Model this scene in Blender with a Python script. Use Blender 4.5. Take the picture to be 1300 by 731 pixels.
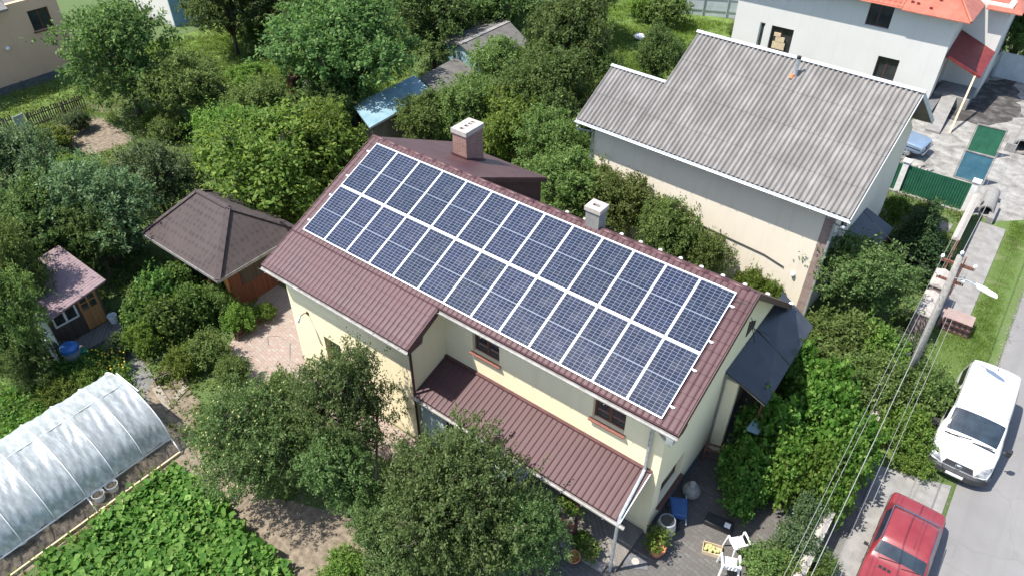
import bpy, bmesh, math, random
import numpy as np
from mathutils import Vector, Matrix

for o in list(bpy.data.objects): bpy.data.objects.remove(o)
SC = bpy.context.scene
COL = SC.collection

# ------------------------------------------------------------------ camera
YAW, PITCH, ROLL = -0.64549680, 0.68949835, -0.00506847
CAM = np.array([18.0977863, -15.9358027, 20.2733707])
FPX = 932.782
def cam_axes():
    cy, sy, cp, sp = math.cos(YAW), math.sin(YAW), math.cos(PITCH), math.sin(PITCH)
    f = np.array([sy*cp, cy*cp, -sp]); r = np.array([cy, -sy, 0.0]); d = np.cross(f, r)
    cr, sr = math.cos(ROLL), math.sin(ROLL)
    return cr*r+sr*d, -sr*r+cr*d, f
RIGHT, DOWN, FWD = cam_axes()
cam_data = bpy.data.cameras.new('camera'); cam = bpy.data.objects.new('camera', cam_data); COL.objects.link(cam)
cam_data.sensor_width = 36.0; cam_data.lens = FPX*36.0/1300.0; cam_data.clip_end = 600
cam.matrix_world = Matrix(((RIGHT[0], -DOWN[0], -FWD[0], CAM[0]), (RIGHT[1], -DOWN[1], -FWD[1], CAM[1]),
                           (RIGHT[2], -DOWN[2], -FWD[2], CAM[2]), (0, 0, 0, 1)))
SC.camera = cam

# ------------------------------------------------------------------ light
SUN = Vector((0.9, 1.0, -2.45)).normalized()
world = bpy.data.worlds.new('World'); SC.world = world; world.use_nodes = True
wn = world.node_tree.nodes; wl = world.node_tree.links
sky = wn.new('ShaderNodeTexSky'); sky.sky_type = 'NISHITA'; sky.sun_disc = False
sky.sun_elevation = math.asin(-SUN.z); sky.sun_rotation = math.atan2(-SUN.x, -SUN.y)
sky.altitude = 300; sky.air_density = 1.0; sky.dust_density = 1.2
bg = wn['Background']; bg.inputs['Strength'].default_value = 0.15
wl.new(sky.outputs[0], bg.inputs['Color'])
sd = bpy.data.lights.new('sun', 'SUN'); sd.energy = 4.7; sd.angle = math.radians(0.55); sd.color = (1.0, 0.955, 0.88)
so = bpy.data.objects.new('sun', sd); COL.objects.link(so); so.rotation_euler = SUN.to_track_quat('-Z', 'Y').to_euler()
so.location = (0, 0, 60)
SC.view_settings.view_transform = 'Standard'; SC.view_settings.look = 'None'
SC.view_settings.exposure = 1.05; SC.view_settings.gamma = 1.0
SC.render.engine = 'CYCLES'
SC.cycles.max_bounces = 6; SC.cycles.diffuse_bounces = 3; SC.cycles.glossy_bounces = 3
SC.cycles.transmission_bounces = 5; SC.cycles.transparent_max_bounces = 10
SC.cycles.use_denoising = True

# ------------------------------------------------------------------ helpers
random.seed(5); RNG = np.random.default_rng(11)
def P(px, py, z=0.0):
    """ground-plan point seen at photo pixel (px,py), for a surface at height z"""
    d = RIGHT*((px-650)/FPX) + DOWN*((py-365.5)/FPX) + FWD
    q = CAM + d*((z-CAM[2])/d[2])
    return float(q[0]), float(q[1])
def dist(x, y, z): return float(np.dot(np.array([x, y, z])-CAM, FWD))

def tag(o, label=None, cat=None, group=None, kind=None):
    if label: o['label'] = label
    if cat: o['category'] = cat
    if group: o['group'] = group
    if kind: o['kind'] = kind
    return o
def thing(name, label, cat, loc=(0, 0, 0), rz=0.0, group=None):
    o = bpy.data.objects.new(name, None); COL.objects.link(o)
    o.location = loc; o.rotation_euler = (0, 0, rz); o.empty_display_size = 0.2
    return tag(o, label, cat, group)
def copy_tree(o, parent=None):
    c = o.copy(); COL.objects.link(c)
    if parent is not None: c.parent = parent
    for k in list(o.children): copy_tree(k, c)
    return c
def world_off(parent):
    v = Vector((0, 0, 0)); p = parent
    while p is not None:
        v += p.location; p = p.parent
    return v
class MB:
    """collects shapes into one mesh"""
    def __init__(s): s.v = []; s.f = []; s.mi = []; s.m = 0
    def add(s, vs, fs):
        n = len(s.v); s.v += [tuple(p) for p in vs]
        s.f += [tuple(i+n for i in f) for f in fs]; s.mi += [s.m]*len(fs); return s
    def box(s, x0, x1, y0, y1, z0, z1):
        return s.add([(x0,y0,z0),(x1,y0,z0),(x1,y1,z0),(x0,y1,z0),(x0,y0,z1),(x1,y0,z1),(x1,y1,z1),(x0,y1,z1)],
                     [(0,3,2,1),(4,5,6,7),(0,1,5,4),(1,2,6,5),(2,3,7,6),(3,0,4,7)])
    def bar(s, a, b, w, h, up=(0, 0, 1)):
        a = Vector(a); b = Vector(b); d = (b-a).normalized(); u = Vector(up)
        if abs(d.dot(u)) > .98: u = Vector((0, 1, 0))
        r = d.cross(u).normalized(); u = r.cross(d)
        vs = []
        for q in (a, b):
            for i, j in ((-1,-1),(1,-1),(1,1),(-1,1)): vs.append(q+r*(i*w/2)+u*(j*h/2))
        return s.add(vs, [(0,3,2,1),(4,5,6,7),(0,1,5,4),(1,2,6,5),(2,3,7,6),(3,0,4,7)])
    def tube(s, pts, rad, n=8, cap=True):
        pts = [Vector(p) for p in pts]
        if not hasattr(rad, '__len__'): rad = [rad]*len(pts)
        vs = []; fs = []; ref = None
        for i, p in enumerate(pts):
            d = (pts[min(i+1, len(pts)-1)]-pts[max(i-1, 0)]).normalized()
            if ref is None or abs(d.dot(ref)) > .97: ref = Vector((1, 0, 0)) if abs(d.x) < .8 else Vector((0, 1, 0))
            a = d.cross(ref).normalized(); b = d.cross(a)
            for k in range(n):
                t = 2*math.pi*k/n; vs.append(p+(a*math.cos(t)+b*math.sin(t))*rad[i])
        for i in range(len(pts)-1):
            for k in range(n):
                fs.append((i*n+k, i*n+(k+1) % n, (i+1)*n+(k+1) % n, (i+1)*n+k))
        if cap: fs += [tuple(range(n)), tuple(range(len(vs)-n, len(vs)))[::-1]]
        return s.add(vs, fs)
    def lathe(s, c, prof, n=20):
        vs = []; fs = []
        for r, z in prof:
            for k in range(n):
                t = 2*math.pi*k/n; vs.append((c[0]+r*math.cos(t), c[1]+r*math.sin(t), c[2]+z))
        for i in range(len(prof)-1):
            for k in range(n): fs.append((i*n+k, i*n+(k+1) % n, (i+1)*n+(k+1) % n, (i+1)*n+k))
        fs += [tuple(range(n))[::-1], tuple(range(len(vs)-n, len(vs)))]
        return s.add(vs, fs)
    def prism(s, poly, ext):
        """polygon of 3-D points pushed along vector ext"""
        n = len(poly); e = Vector(ext); vs = [Vector(p) for p in poly]; vs += [p+e for p in vs]
        fs = [tuple(range(n))[::-1], tuple(range(n, 2*n))]+[(i, (i+1) % n, n+(i+1) % n, n+i) for i in range(n)]
        return s.add(vs, fs)
    def ball(s, c, r, n=10, squash=1.0):
        prof = [(max(1e-3, r*math.sin(math.pi*i/n)), -r*squash*math.cos(math.pi*i/n)) for i in range(n+1)]
        return s.lathe(c, prof, n+2)
    def build(s, name, mats, parent=None, smooth=False, bevel=0.0, local=False):
        me = bpy.data.meshes.new(name)
        off = Vector((0, 0, 0)) if (parent is None or local) else world_off(parent)
        me.from_pydata([(p[0]-off.x, p[1]-off.y, p[2]-off.z) for p in s.v], [], s.f)
        if not isinstance(mats, (list, tuple)): mats = [mats]
        for m in mats: me.materials.append(m)
        me.polygons.foreach_set('material_index', s.mi)
        bm = bmesh.new(); bm.from_mesh(me); bmesh.ops.recalc_face_normals(bm, faces=bm.faces)
        bm.to_mesh(me); bm.free()
        if smooth: me.polygons.foreach_set('use_smooth', [True]*len(me.polygons))
        me.update()
        return link(name, me, parent, bevel)
def link(name, me, parent=None, bevel=0.0):
    o = bpy.data.objects.new(name, me); COL.objects.link(o)
    if parent is not None:
        o.parent = parent
    if bevel:
        b = o.modifiers.new('bevel', 'BEVEL'); b.width = bevel; b.segments = 2; b.limit_method = 'ANGLE'
    return o
def np_mesh(name, verts, quads, mat, smooth=False):
    me = bpy.data.meshes.new(name); verts = np.asarray(verts, np.float32); quads = np.asarray(quads, np.int32)
    k = quads.shape[1]
    me.vertices.add(len(verts)); me.vertices.foreach_set('co', verts.ravel())
    me.loops.add(quads.size); me.loops.foreach_set('vertex_index', quads.ravel())
    me.polygons.add(len(quads)); me.polygons.foreach_set('loop_start', np.arange(0, quads.size, k, dtype=np.int32))
    me.update(calc_edges=True); me.validate()
    for m in (mat if isinstance(mat, (list, tuple)) else [mat]): me.materials.append(m)
    if smooth: me.polygons.foreach_set('use_smooth', [True]*len(me.polygons))
    return me

# ------------------------------------------------------------------ materials
def srgb(r, g, b):
    f = lambda c: (c/255/12.92) if c/255 <= .04045 else ((c/255+.055)/1.055)**2.4
    return (f(r), f(g), f(b))
class N:
    def __init__(s, name):
        s.m = bpy.data.materials.new(name); s.m.use_nodes = True
        s.t = s.m.node_tree; s.n = s.t.nodes; s.p = s.n['Principled BSDF']; s.out = s.n['Material Output']
        s.tc = s.n.new('ShaderNodeTexCoord')
    def lk(s, a, b): s.t.links.new(a, b)
    def noise(s, scale, detail=5, rough=.6, coord='Object', vec=None):
        x = s.n.new('ShaderNodeTexNoise'); x.inputs['Scale'].default_value = scale
        x.inputs['Detail'].default_value = detail; x.inputs['Roughness'].default_value = rough
        s.lk(vec if vec is not None else s.tc.outputs[coord], x.inputs['Vector']); return x.outputs['Fac']
    def ramp(s, fac, stops):
        r = s.n.new('ShaderNodeValToRGB'); e = r.color_ramp.elements
        while len(e) < len(stops): e.new(.5)
        for i, (p, c) in enumerate(stops): e[i].position = p; e[i].color = tuple(c)+(1,)
        s.lk(fac, r.inputs['Fac']); return r.outputs['Color']
    def math(s, op, a, b=None, c=None):
        m = s.n.new('ShaderNodeMath'); m.operation = op
        for i, q in enumerate((a, b, c)):
            if q is None: continue
            if isinstance(q, (int, float)): m.inputs[i].default_value = q
            else: s.lk(q, m.inputs[i])
        return m.outputs[0]
    def mix(s, fac, a, b, mode='MIX'):
        m = s.n.new('ShaderNodeMix'); m.data_type = 'RGBA'; m.blend_type = mode
        for sock, q in ((m.inputs[0], fac), (m.inputs[6], a), (m.inputs[7], b)):
            if isinstance(q, (int, float)): sock.default_value = q
            elif isinstance(q, tuple): sock.default_value = q+(1,) if len(q) == 3 else q
            else: s.lk(q, sock)
        return m.outputs[2]
    def bump(s, h, strength=.3, d=.02):
        b = s.n.new('ShaderNodeBump'); b.inputs['Strength'].default_value = strength; b.inputs['Distance'].default_value = d
        s.lk(h, b.inputs['Height']); s.lk(b.outputs[0], s.p.inputs['Normal'])
    def mapping(s, scale=(1, 1, 1), rot=(0, 0, 0), coord='Object'):
        m = s.n.new('ShaderNodeMapping'); m.inputs['Scale'].default_value = scale; m.inputs['Rotation'].default_value = rot
        s.lk(s.tc.outputs[coord], m.inputs['Vector']); return m.outputs[0]
    def set(s, **k):
        for a, v in k.items():
            i = s.p.inputs[a.replace('_', ' ')]
            if isinstance(v, (int, float)): i.default_value = v
            elif isinstance(v, tuple): i.default_value = v+(1,) if len(v) == 3 else v
            else: s.lk(v, i)
        return s
def mat(name, c1, c2=None, scale=3.0, rough=.7, bump=0.0, bscale=40., metal=0.0, spec=.4, lo=.35, hi=.65, coat=0.0, detail=6):
    m = N(name); m.set(Roughness=rough, Metallic=metal); m.p.inputs['Specular IOR Level'].default_value = spec
    if coat: m.set(Coat_Weight=coat, Coat_Roughness=.05)
    if c2 is None: m.set(Base_Color=tuple(c1))
    else: m.set(Base_Color=m.ramp(m.noise(scale, detail), [(lo, c1), (hi, c2)]))
    if bump: m.bump(m.noise(bscale, 4), bump)
    return m.m
def sc(c, k): return tuple(x*k for x in c)

def stucco(name, c, stain):
    m = N(name)
    a = m.noise(.6, 6); b = m.noise(9, 5)
    vz = m.mapping((3, 3, .25)); st = m.noise(1.2, 5, vec=vz)
    col = m.ramp(a, [(.3, sc(c, .93)), (.7, c)])
    col = m.mix(m.ramp(st, [(.52, (0, 0, 0)), (.8, (.42, .42, .42))]), col, stain)
    col = m.mix(m.ramp(b, [(.35, (.1, .1, .1)), (.65, (0, 0, 0))]), col, stain)
    sp = m.n.new('ShaderNodeSeparateXYZ'); m.lk(m.tc.outputs['Object'], sp.inputs[0])
    foot = m.ramp(m.math('ADD', sp.outputs[2], m.math('MULTIPLY', m.noise(2.5, 6), 1.0)), [(.45, (.75,)*3), (1., (0,)*3)])
    col = m.mix(foot, col, sc(stain, .62))
    m.set(Base_Color=col, Roughness=.9); m.p.inputs['Specular IOR Level'].default_value = .15
    m.bump(m.noise(90, 3), .25, .01); return m.m
M = {}
M['cream'] = stucco('cream_stucco', (.80, .69, .46), (.64, .54, .36))
M['backwall'] = stucco('pale_beige_plaster', (.68, .61, .50), (.5, .45, .37))
M['whitewall'] = stucco('white_plaster', (.56, .55, .52), (.44, .43, .40))
M['tanwall'] = stucco('tan_plaster', (.66, .43, .28), (.55, .36, .24))
M['bluewall'] = stucco('pale_blue_plaster', (.52, .60, .62), (.4, .47, .5))

def tile_mat():
    m = N('burgundy_metal_tile')
    a = m.noise(.9, 6); b = m.noise(22, 4)
    c = m.ramp(a, [(.3, (.056, .025, .027)), (.7, (.080, .038, .041))])
    c = m.mix(m.ramp(b, [(.6, (0, 0, 0)), (.78, (.35, .35, .35))]), c, (.17, .105, .10))
    m.set(Base_Color=c, Roughness=m.ramp(a, [(.3, (.42,)*3), (.7, (.6,)*3)])); m.p.inputs['Specular IOR Level'].default_value = .4
    return m.m
M['tile'] = tile_mat()
M['darktrim'] = mat('dark_brown_trim', (.05, .022, .022), (.075, .034, .033), 4, .55)
M['trim_bur'] = mat('burgundy_trim', (.07, .03, .032), (.10, .046, .048), 4, .5)
M['gutter'] = mat('dull_zinc', (.17, .165, .155), (.28, .27, .255), 6, .6, metal=.2, spec=.4)
M['galv'] = mat('galvanised_steel', (.38, .41, .43), (.55, .58, .6), 8, .4, metal=.6)
M['whitemetal'] = mat('white_aluminium', (.78, .79, .8), (.70, .71, .72), 4, .35, metal=.15)
M['whitep'] = mat('white_paint', (.66, .655, .64), (.52, .515, .50), 5, .55)
M['brownwin'] = mat('brown_window_frame', (.085, .034, .022), (.12, .05, .033), 6, .45)
M['sill'] = mat('terracotta_sill', (.17, .07, .05), (.21, .09, .065), 6, .55)
def glass(name, c, r=.04):
    m = N(name); m.set(Base_Color=m.ramp(m.noise(2.5, 3), [(.3, c), (.7, sc(c, 2.2))]), Roughness=r)
    m.p.inputs['Specular IOR Level'].default_value = .6; return m.m
M['glass'] = glass('window_glass', (.018, .02, .022))
M['carglass'] = glass('vehicle_glass', (.012, .018, .024))
M['sideglass'] = mat('tinted_side_glass', (.006, .007, .008), None, rough=.25, spec=.06)
M['bumper'] = mat('dark_grey_bumper', (.03, .031, .033), (.045, .046, .048), 5, .6)
M['curtain'] = mat('white_net_curtain', (.5, .5, .48), (.3, .3, .29), 8, .9)
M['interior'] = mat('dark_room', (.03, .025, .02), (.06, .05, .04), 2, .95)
def cells():
    m = N('blue_solar_cells'); s = m.n.new('ShaderNodeSeparateXYZ'); m.lk(m.tc.outputs['Object'], s.inputs[0])
    x, y = s.outputs[0], s.outputs[1]
    fx = m.math('FRACT', m.math('MULTIPLY', m.math('SUBTRACT', x, .032), 6/.984))
    yy = m.math('MODULO', m.math('SUBTRACT', y, .040), .998)
    fy = m.math('FRACT', m.math('MULTIPLY', yy, 10/.972))
    lx = m.math('LESS_THAN', m.math('ABSOLUTE', m.math('SUBTRACT', fx, .5)), .47)
    ly = m.math('LESS_THAN', m.math('ABSOLUTE', m.math('SUBTRACT', fy, .5)), .448)
    inh = m.math('LESS_THAN', yy, .972)
    inx = m.math('MULTIPLY', m.math('GREATER_THAN', x, .032), m.math('LESS_THAN', x, 1.016))
    cell = m.math('MULTIPLY', m.math('MULTIPLY', lx, ly), m.math('MULTIPLY', inh, inx))
    # every cell has its own slight tint
    fl = m.n.new('ShaderNodeCombineXYZ'); m.lk(m.math('FLOOR', m.math('MULTIPLY', m.math('SUBTRACT', x, .032), 6/.984)), fl.inputs[0])
    m.lk(m.math('FLOOR', m.math('MULTIPLY', yy, 10/.972)), fl.inputs[1])
    oi = m.n.new('ShaderNodeObjectInfo'); m.lk(oi.outputs['Random'], fl.inputs[2])
    wnz = m.n.new('ShaderNodeTexWhiteNoise'); wnz.noise_dimensions = '3D'; m.lk(fl.outputs[0], wnz.inputs['Vector'])
    blue = m.mix(wnz.outputs['Value'], (.006, .0105, .027), (.011, .018, .043))
    col = m.mix(cell, (.165, .185, .225), blue)
    hsv = m.n.new('ShaderNodeHueSaturation'); m.lk(col, hsv.inputs['Color']); m.lk(m.math('MULTIPLY_ADD', oi.outputs['Random'], .16, .86), hsv.inputs['Value']); m.lk(m.math('MULTIPLY_ADD', oi.outputs['Random'], .012, .494), hsv.inputs['Hue'])
    dust = m.mix(m.ramp(m.noise(2.2, 6), [(.5, (0,)*3), (.8, (.10,)*3)]), hsv.outputs[0], (.30, .28, .25))
    m.set(Base_Color=dust, Roughness=m.ramp(m.noise(1.5, 4), [(.35, (.10,)*3), (.7, (.24,)*3)])); m.p.inputs['Specular IOR Level'].default_value = .45
    return m.m
M['cells'] = cells()
def brick(name, c1, c2, mortar, bw=.25, bh=.075, rot=(0, 0, 0), sq=False):
    m = N(name); t = m.n.new('ShaderNodeTexBrick')
    t.inputs['Color1'].default_value = c1+(1,); t.inputs['Color2'].default_value = c2+(1,); t.inputs['Mortar'].default_value = mortar+(1,)
    t.inputs['Scale'].default_value = 1; t.inputs['Mortar Size'].default_value = .012 if not sq else .008
    t.inputs['Brick Width'].default_value = bw; t.inputs['Row Height'].default_value = bh
    if sq: vec = m.mapping(rot=rot)
    else:   # vertical faces: (x+y, z)
        s = m.n.new('ShaderNodeSeparateXYZ'); m.lk(m.tc.outputs['Object'], s.inputs[0])
        c = m.n.new('ShaderNodeCombineXYZ'); m.lk(m.math('ADD', s.outputs[0], s.outputs[1]), c.inputs[0]); m.lk(s.outputs[2], c.inputs[1]); vec = c.outputs[0]
    m.lk(vec, t.inputs['Vector'])
    col = m.mix(m.ramp(m.noise(3, 6), [(.3, (.0,)*3), (.75, (.5,)*3)]), t.outputs['Color'], sc(c1, .6))
    m.set(Base_Color=col, Roughness=.85); m.bump(t.outputs['Fac'], -.4, .01); return m.m
M['brick'] = brick('red_brick', (.20, .075, .055), (.28, .135, .105), (.27, .24, .215))
M['wallbrick'] = brick('pinkish_masonry', (.24, .165, .15), (.29, .21, .185), (.27, .245, .225), .4, .2)
M['cap'] = mat('pale_concrete_cap', (.30, .265, .24), (.38, .345, .31), 6, .9, .3)
M['concrete'] = mat('light_concrete', (.165, .157, .148), (.225, .217, .204), 2.5, .92, .3, 30)
M['greyconc'] = mat('grey_concrete', (.11, .108, .10), (.16, .155, .148), 2.5, .92, .3, 30)
def asphalt():
    m = N('worn_grey_asphalt'); a = m.noise(.35, 7); b = m.noise(60, 3)
    st = m.noise(1.0, 6, vec=m.mapping((2.2, .06, 1)))
    c = m.ramp(a, [(.3, (.155, .150, .147)), (.7, (.20, .194, .19))])
    c = m.mix(m.ramp(st, [(.5, (0,)*3), (.7, (.5,)*3)]), c, (.138, .133, .13))
    c = m.mix(m.ramp(b, [(.3, (.35,)*3), (.55, (0,)*3)]), c, (.115, .115, .11))
    v = m.n.new('ShaderNodeTexVoronoi'); v.feature = 'DISTANCE_TO_EDGE'; v.inputs['Scale'].default_value = .33
    wv = m.n.new('ShaderNodeVectorMath'); wv.operation = 'ADD'; nz = m.n.new('ShaderNodeTexNoise'); nz.inputs['Scale'].default_value = .9; nz.inputs['Detail'].default_value = 6
    m.lk(m.tc.outputs['Object'], nz.inputs['Vector']); m.lk(m.tc.outputs['Object'], wv.inputs[0]); m.lk(nz.outputs['Color'], wv.inputs[1]); m.lk(wv.outputs[0], v.inputs['Vector'])
    c = m.mix(m.ramp(v.outputs['Distance'], [(.002, (.16,)*3), (.008, (0,)*3)]), c, (.06, .058, .055))
    c = m.mix(m.ramp(m.noise(.28, 3), [(.60, (0,)*3), (.64, (.14,)*3)]), c, (.125, .122, .12))
    m.set(Base_Color=c, Roughness=.93); m.bump(b, .3, .01); return m.m
M['asphalt'] = asphalt()
def paver(name, ca, cb, cc, s, sx=1.0):
    m = N(name); v = m.n.new('ShaderNodeTexBrick'); v.inputs['Scale'].default_value = 1
    v.inputs['Brick Width'].default_value = s*2; v.inputs['Row Height'].default_value = s
    v.inputs['Mortar Size'].default_value = .008; v.inputs['Color1'].default_value = ca+(1,); v.inputs['Color2'].default_value = cb+(1,)
    v.inputs['Mortar'].default_value = sc(ca, .5)+(1,)
    m.lk(m.mapping(rot=(0, 0, .12)), v.inputs['Vector'])
    c = m.mix(m.ramp(m.noise(5.5, 1), [(.45, (0,)*3), (.55, (.75,)*3)]), v.outputs['Color'], cc)
    c = m.mix(m.ramp(m.noise(.8, 7), [(.4, (0,)*3), (.75, (.45,)*3)]), c, sc(ca, .55))
    m.set(Base_Color=c, Roughness=.9); m.bump(v.outputs['Fac'], -.4, .01); return m.m
M['patio'] = paver('pink_and_cream_pavers', (.30, .26, .215), (.26, .205, .17), (.245, .165, .14), .12)
M['court'] = paver('grey_pavers', (.095, .09, .083), (.12, .114, .106), (.088, .077, .07), .14)
def groundmat():
    m = N('garden_soil_and_grass'); a = m.noise(.23, 7, .65); b = m.noise(3.2, 6); c = m.noise(14, 5)
    soil = m.ramp(b, [(.3, (.055, .042, .028)), (.7, (.135, .105, .072))])
    gr = m.ramp(c, [(.3, (.035, .062, .014)), (.7, (.085, .13, .032))])
    col = m.mix(m.ramp(m.mix(.5, a, b), [(.52, (1,)*3), (.62, (0,)*3)]), soil, gr)
    m.set(Base_Color=col, Roughness=.95); m.bump(c, .6, .05); return m.m
M['ground'] = groundmat()
M['soil'] = mat('dry_brown_soil', (.10, .078, .055), (.21, .17, .125), 5, .97, .7, 22)
M['lawn'] = mat('lawn_turf', (.06, .10, .018), (.12, .18, .036), 1.8, .95, .6, 60)
def vergemat():
    m = N('worn_verge_grass'); a = m.noise(.8, 7); c = m.noise(25, 5)
    g = m.ramp(c, [(.3, (.05, .085, .016)), (.7, (.10, .15, .034))])
    col = m.mix(m.ramp(a, [(.56, (0,)*3), (.72, (.7,)*3)]), g, (.22, .19, .13))
    m.set(Base_Color=col, Roughness=.95); m.bump(c, .6, .03); return m.m
M['verge'] = vergemat()
M['rubble'] = mat('pale_rubble', (.13, .122, .11), (.28, .27, .25), 1.7, .95, .8, 14)
def asbestos():
    m = N('weathered_asbestos_sheet'); st = m.noise(1, 6, vec=m.mapping((3, .9, .5))); a = m.noise(.8, 6); b = m.noise(7, 5)
    c = m.ramp(a, [(.3, (.175, .165, .155)), (.7, (.245, .232, .22))])
    c = m.mix(m.ramp(st, [(.42, (.6,)*3), (.62, (0,)*3)]), c, (.125, .116, .108))
    c = m.mix(m.ramp(b, [(.6, (0,)*3), (.8, (.5,)*3)]), c, (.32, .31, .295))
    m.set(Base_Color=c, Roughness=.92); m.bump(m.noise(40, 3), .2, .01); return m.m
M['asbestos'] = asbestos()
M['orange'] = mat('orange_metal_tile', (.27, .08, .05), (.34, .115, .075), 2, .55)
M['redmetal'] = mat('dark_red_metal', (.12, .018, .018), (.16, .028, .026), 3, .45)
def shingle():
    m = N('brown_bitumen_shingle'); v = m.n.new('ShaderNodeTexVoronoi'); v.inputs['Scale'].default_value = 1; v.inputs['Randomness'].default_value = .3
    m.lk(m.mapping((4.2, 4.2, 4.2)), v.inputs['Vector'])
    c = m.mix(m.ramp(v.outputs['Distance'], [(.25, (0,)*3), (.5, (.75,)*3)]), (.030, .022, .022), (.058, .043, .041))
    c = m.mix(m.ramp(m.noise(.7, 6), [(.4, (0,)*3), (.8, (.6,)*3)]), c, (.075, .058, .053))
    m.set(Base_Color=c, Roughness=.95); m.bump(m.noise(60, 3), .5, .01); return m.m
M['shingle'] = shingle()
def planks(name, c1, c2, w=.12, axis=0):
    m = N(name); s = m.n.new('ShaderNodeSeparateXYZ'); m.lk(m.tc.outputs['Object'], s.inputs[0])
    u = m.math('MULTIPLY', m.math('ADD', s.outputs[0], s.outputs[1]) if axis == 0 else s.outputs[2], 1/w)
    wn_ = m.n.new('ShaderNodeTexWhiteNoise'); wn_.noise_dimensions = '1D'; m.lk(m.math('FLOOR', u), wn_.inputs['W'])
    c = m.mix(wn_.outputs['Value'], c1, c2)
    c = m.mix(m.ramp(m.noise(4, 6, vec=m.mapping((6, 6, .6))), [(.4, (0,)*3), (.7, (.5,)*3)]), c, sc(c1, .55))
    gap = m.math('LESS_THAN', m.math('FRACT', u), .07)
    c = m.mix(gap, c, sc(c1, .25))
    m.set(Base_Color=c, Roughness=.75); return m.m
M['redwood'] = planks('red_brown_boards', (.115, .034, .018), (.165, .055, .028))
M['orangewood'] = planks('varnished_orange_boards', (.34, .15, .05), (.44, .21, .075), .1)
M['greywood'] = planks('weathered_grey_wood', (.14, .125, .11), (.21, .19, .165), .1)
M['darkwood'] = planks('dark_picket_wood', (.05, .038, .03), (.08, .06, .045), .1)
M['fencewood'] = mat('weathered_picket', (.06, .05, .04), (.12, .10, .08), 6, .9)
M['palewood'] = mat('raw_timber', (.42, .32, .2), (.52, .42, .28), 6, .85)
M['palewood2'] = mat('greyed_plank', (.17, .145, .115), (.25, .215, .175), 6, .9)
M['bark'] = mat('bark', (.06, .048, .036), (.13, .105, .08), 9, .95, .8, 30)
M['pole'] = mat('weathered_pole_wood', (.17, .158, .142), (.28, .265, .24), 7, .95, .6, 30)
M['black'] = mat('black_rubber', (.012, .012, .012), (.02, .02, .02), 5, .75)
M['blackplast'] = mat('black_plastic', (.015, .015, .017), (.025, .025, .027), 5, .5)
M['awn'] = mat('dark_slate_sheet', (.022, .025, .032), (.038, .042, .05), 1.5, .38, spec=.5)
M['vanwhite'] = mat('white_vehicle_paint', (.60, .60, .60), (.55, .55, .548), 1.5, .28, coat=.6)
M['carred'] = mat('faded_red_vehicle_paint', (.165, .02, .024), (.205, .034, .039), 1.4, .34, coat=.35)
M['carblue'] = mat('pale_blue_vehicle_paint', (.18, .25, .34), (.21, .28, .37), 2, .25, metal=.3, coat=.5)
M['chrome'] = mat('chrome', (.6, .6, .6), None, rough=.18, metal=1)
M['rim'] = mat('silver_wheel', (.45, .45, .46), (.35, .35, .36), 6, .35, metal=.7)
M['lamp'] = mat('clear_headlight', (.10, .105, .11), (.24, .25, .26), 7, .15, spec=.6)
M['redlamp'] = mat('red_lamp', (.35, .01, .01), None, rough=.2)
M['greensheet'] = mat('green_profiled_sheet', (.010, .075, .04), (.018, .105, .06), 3, .65)
M['skytintsheet'] = mat('sky_tinted_green_sheet', (.022, .09, .135), (.045, .125, .165), 2, .65)  # green metal with the sky's reflection put into a bluish base colour
M['bluesheet'] = mat('pale_blue_sheet', (.15, .25, .29), (.22, .32, .36), 1.6, .5)
M['greyfelt'] = mat('grey_roofing_felt', (.075, .07, .065), (.11, .105, .098), 2, .95)
M['greyblue'] = mat('grey_blue_fence_sheet', (.34, .38, .40), (.42, .46, .48), 2, .6)
M['rust'] = mat('rusty_steel', (.085, .032, .02), (.16, .07, .045), 8, .85)
M['palegrey'] = mat('pale_blue_grey_paint', (.36, .385, .41), (.44, .46, .48), 4, .5)
M['bluetarp'] = mat('bright_blue_sheet', (.03, .12, .36), (.05, .17, .45), 5, .45)
M['plast'] = mat('white_garden_plastic', (.78, .78, .77), (.72, .72, .70), 3, .4)
M['blueplast'] = mat('blue_plastic', (.025, .075, .20), (.04, .11, .26), 4, .4)
M['greenplast'] = mat('green_plastic', (.01, .25, .12), None, rough=.4)
M['terracotta'] = mat('terracotta', (.42, .15, .07), (.5, .21, .11), 6, .85)
M['stone'] = mat('rough_stone', (.16, .15, .13), (.28, .26, .23), 7, .95, .6)
M['apple'] = mat('pale_yellow_apple', (.42, .41, .17), (.34, .35, .13), 5, .45)
M['flower'] = mat('yellow_flower', (.55, .38, .02), (.6, .45, .05), 6, .6)
M['wire'] = mat('grey_cable', (.2, .2, .195), (.27, .27, .26), 3, .6)
M['darkwire'] = mat('black_cable', (.02, .02, .02), None, rough=.6)
M['porcelain'] = mat('white_porcelain', (.8, .8, .78), None, rough=.2)
M['darkstone'] = mat('dark_plinth', (.085, .085, .09), (.13, .13, .135), 4, .9, .4)
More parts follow.
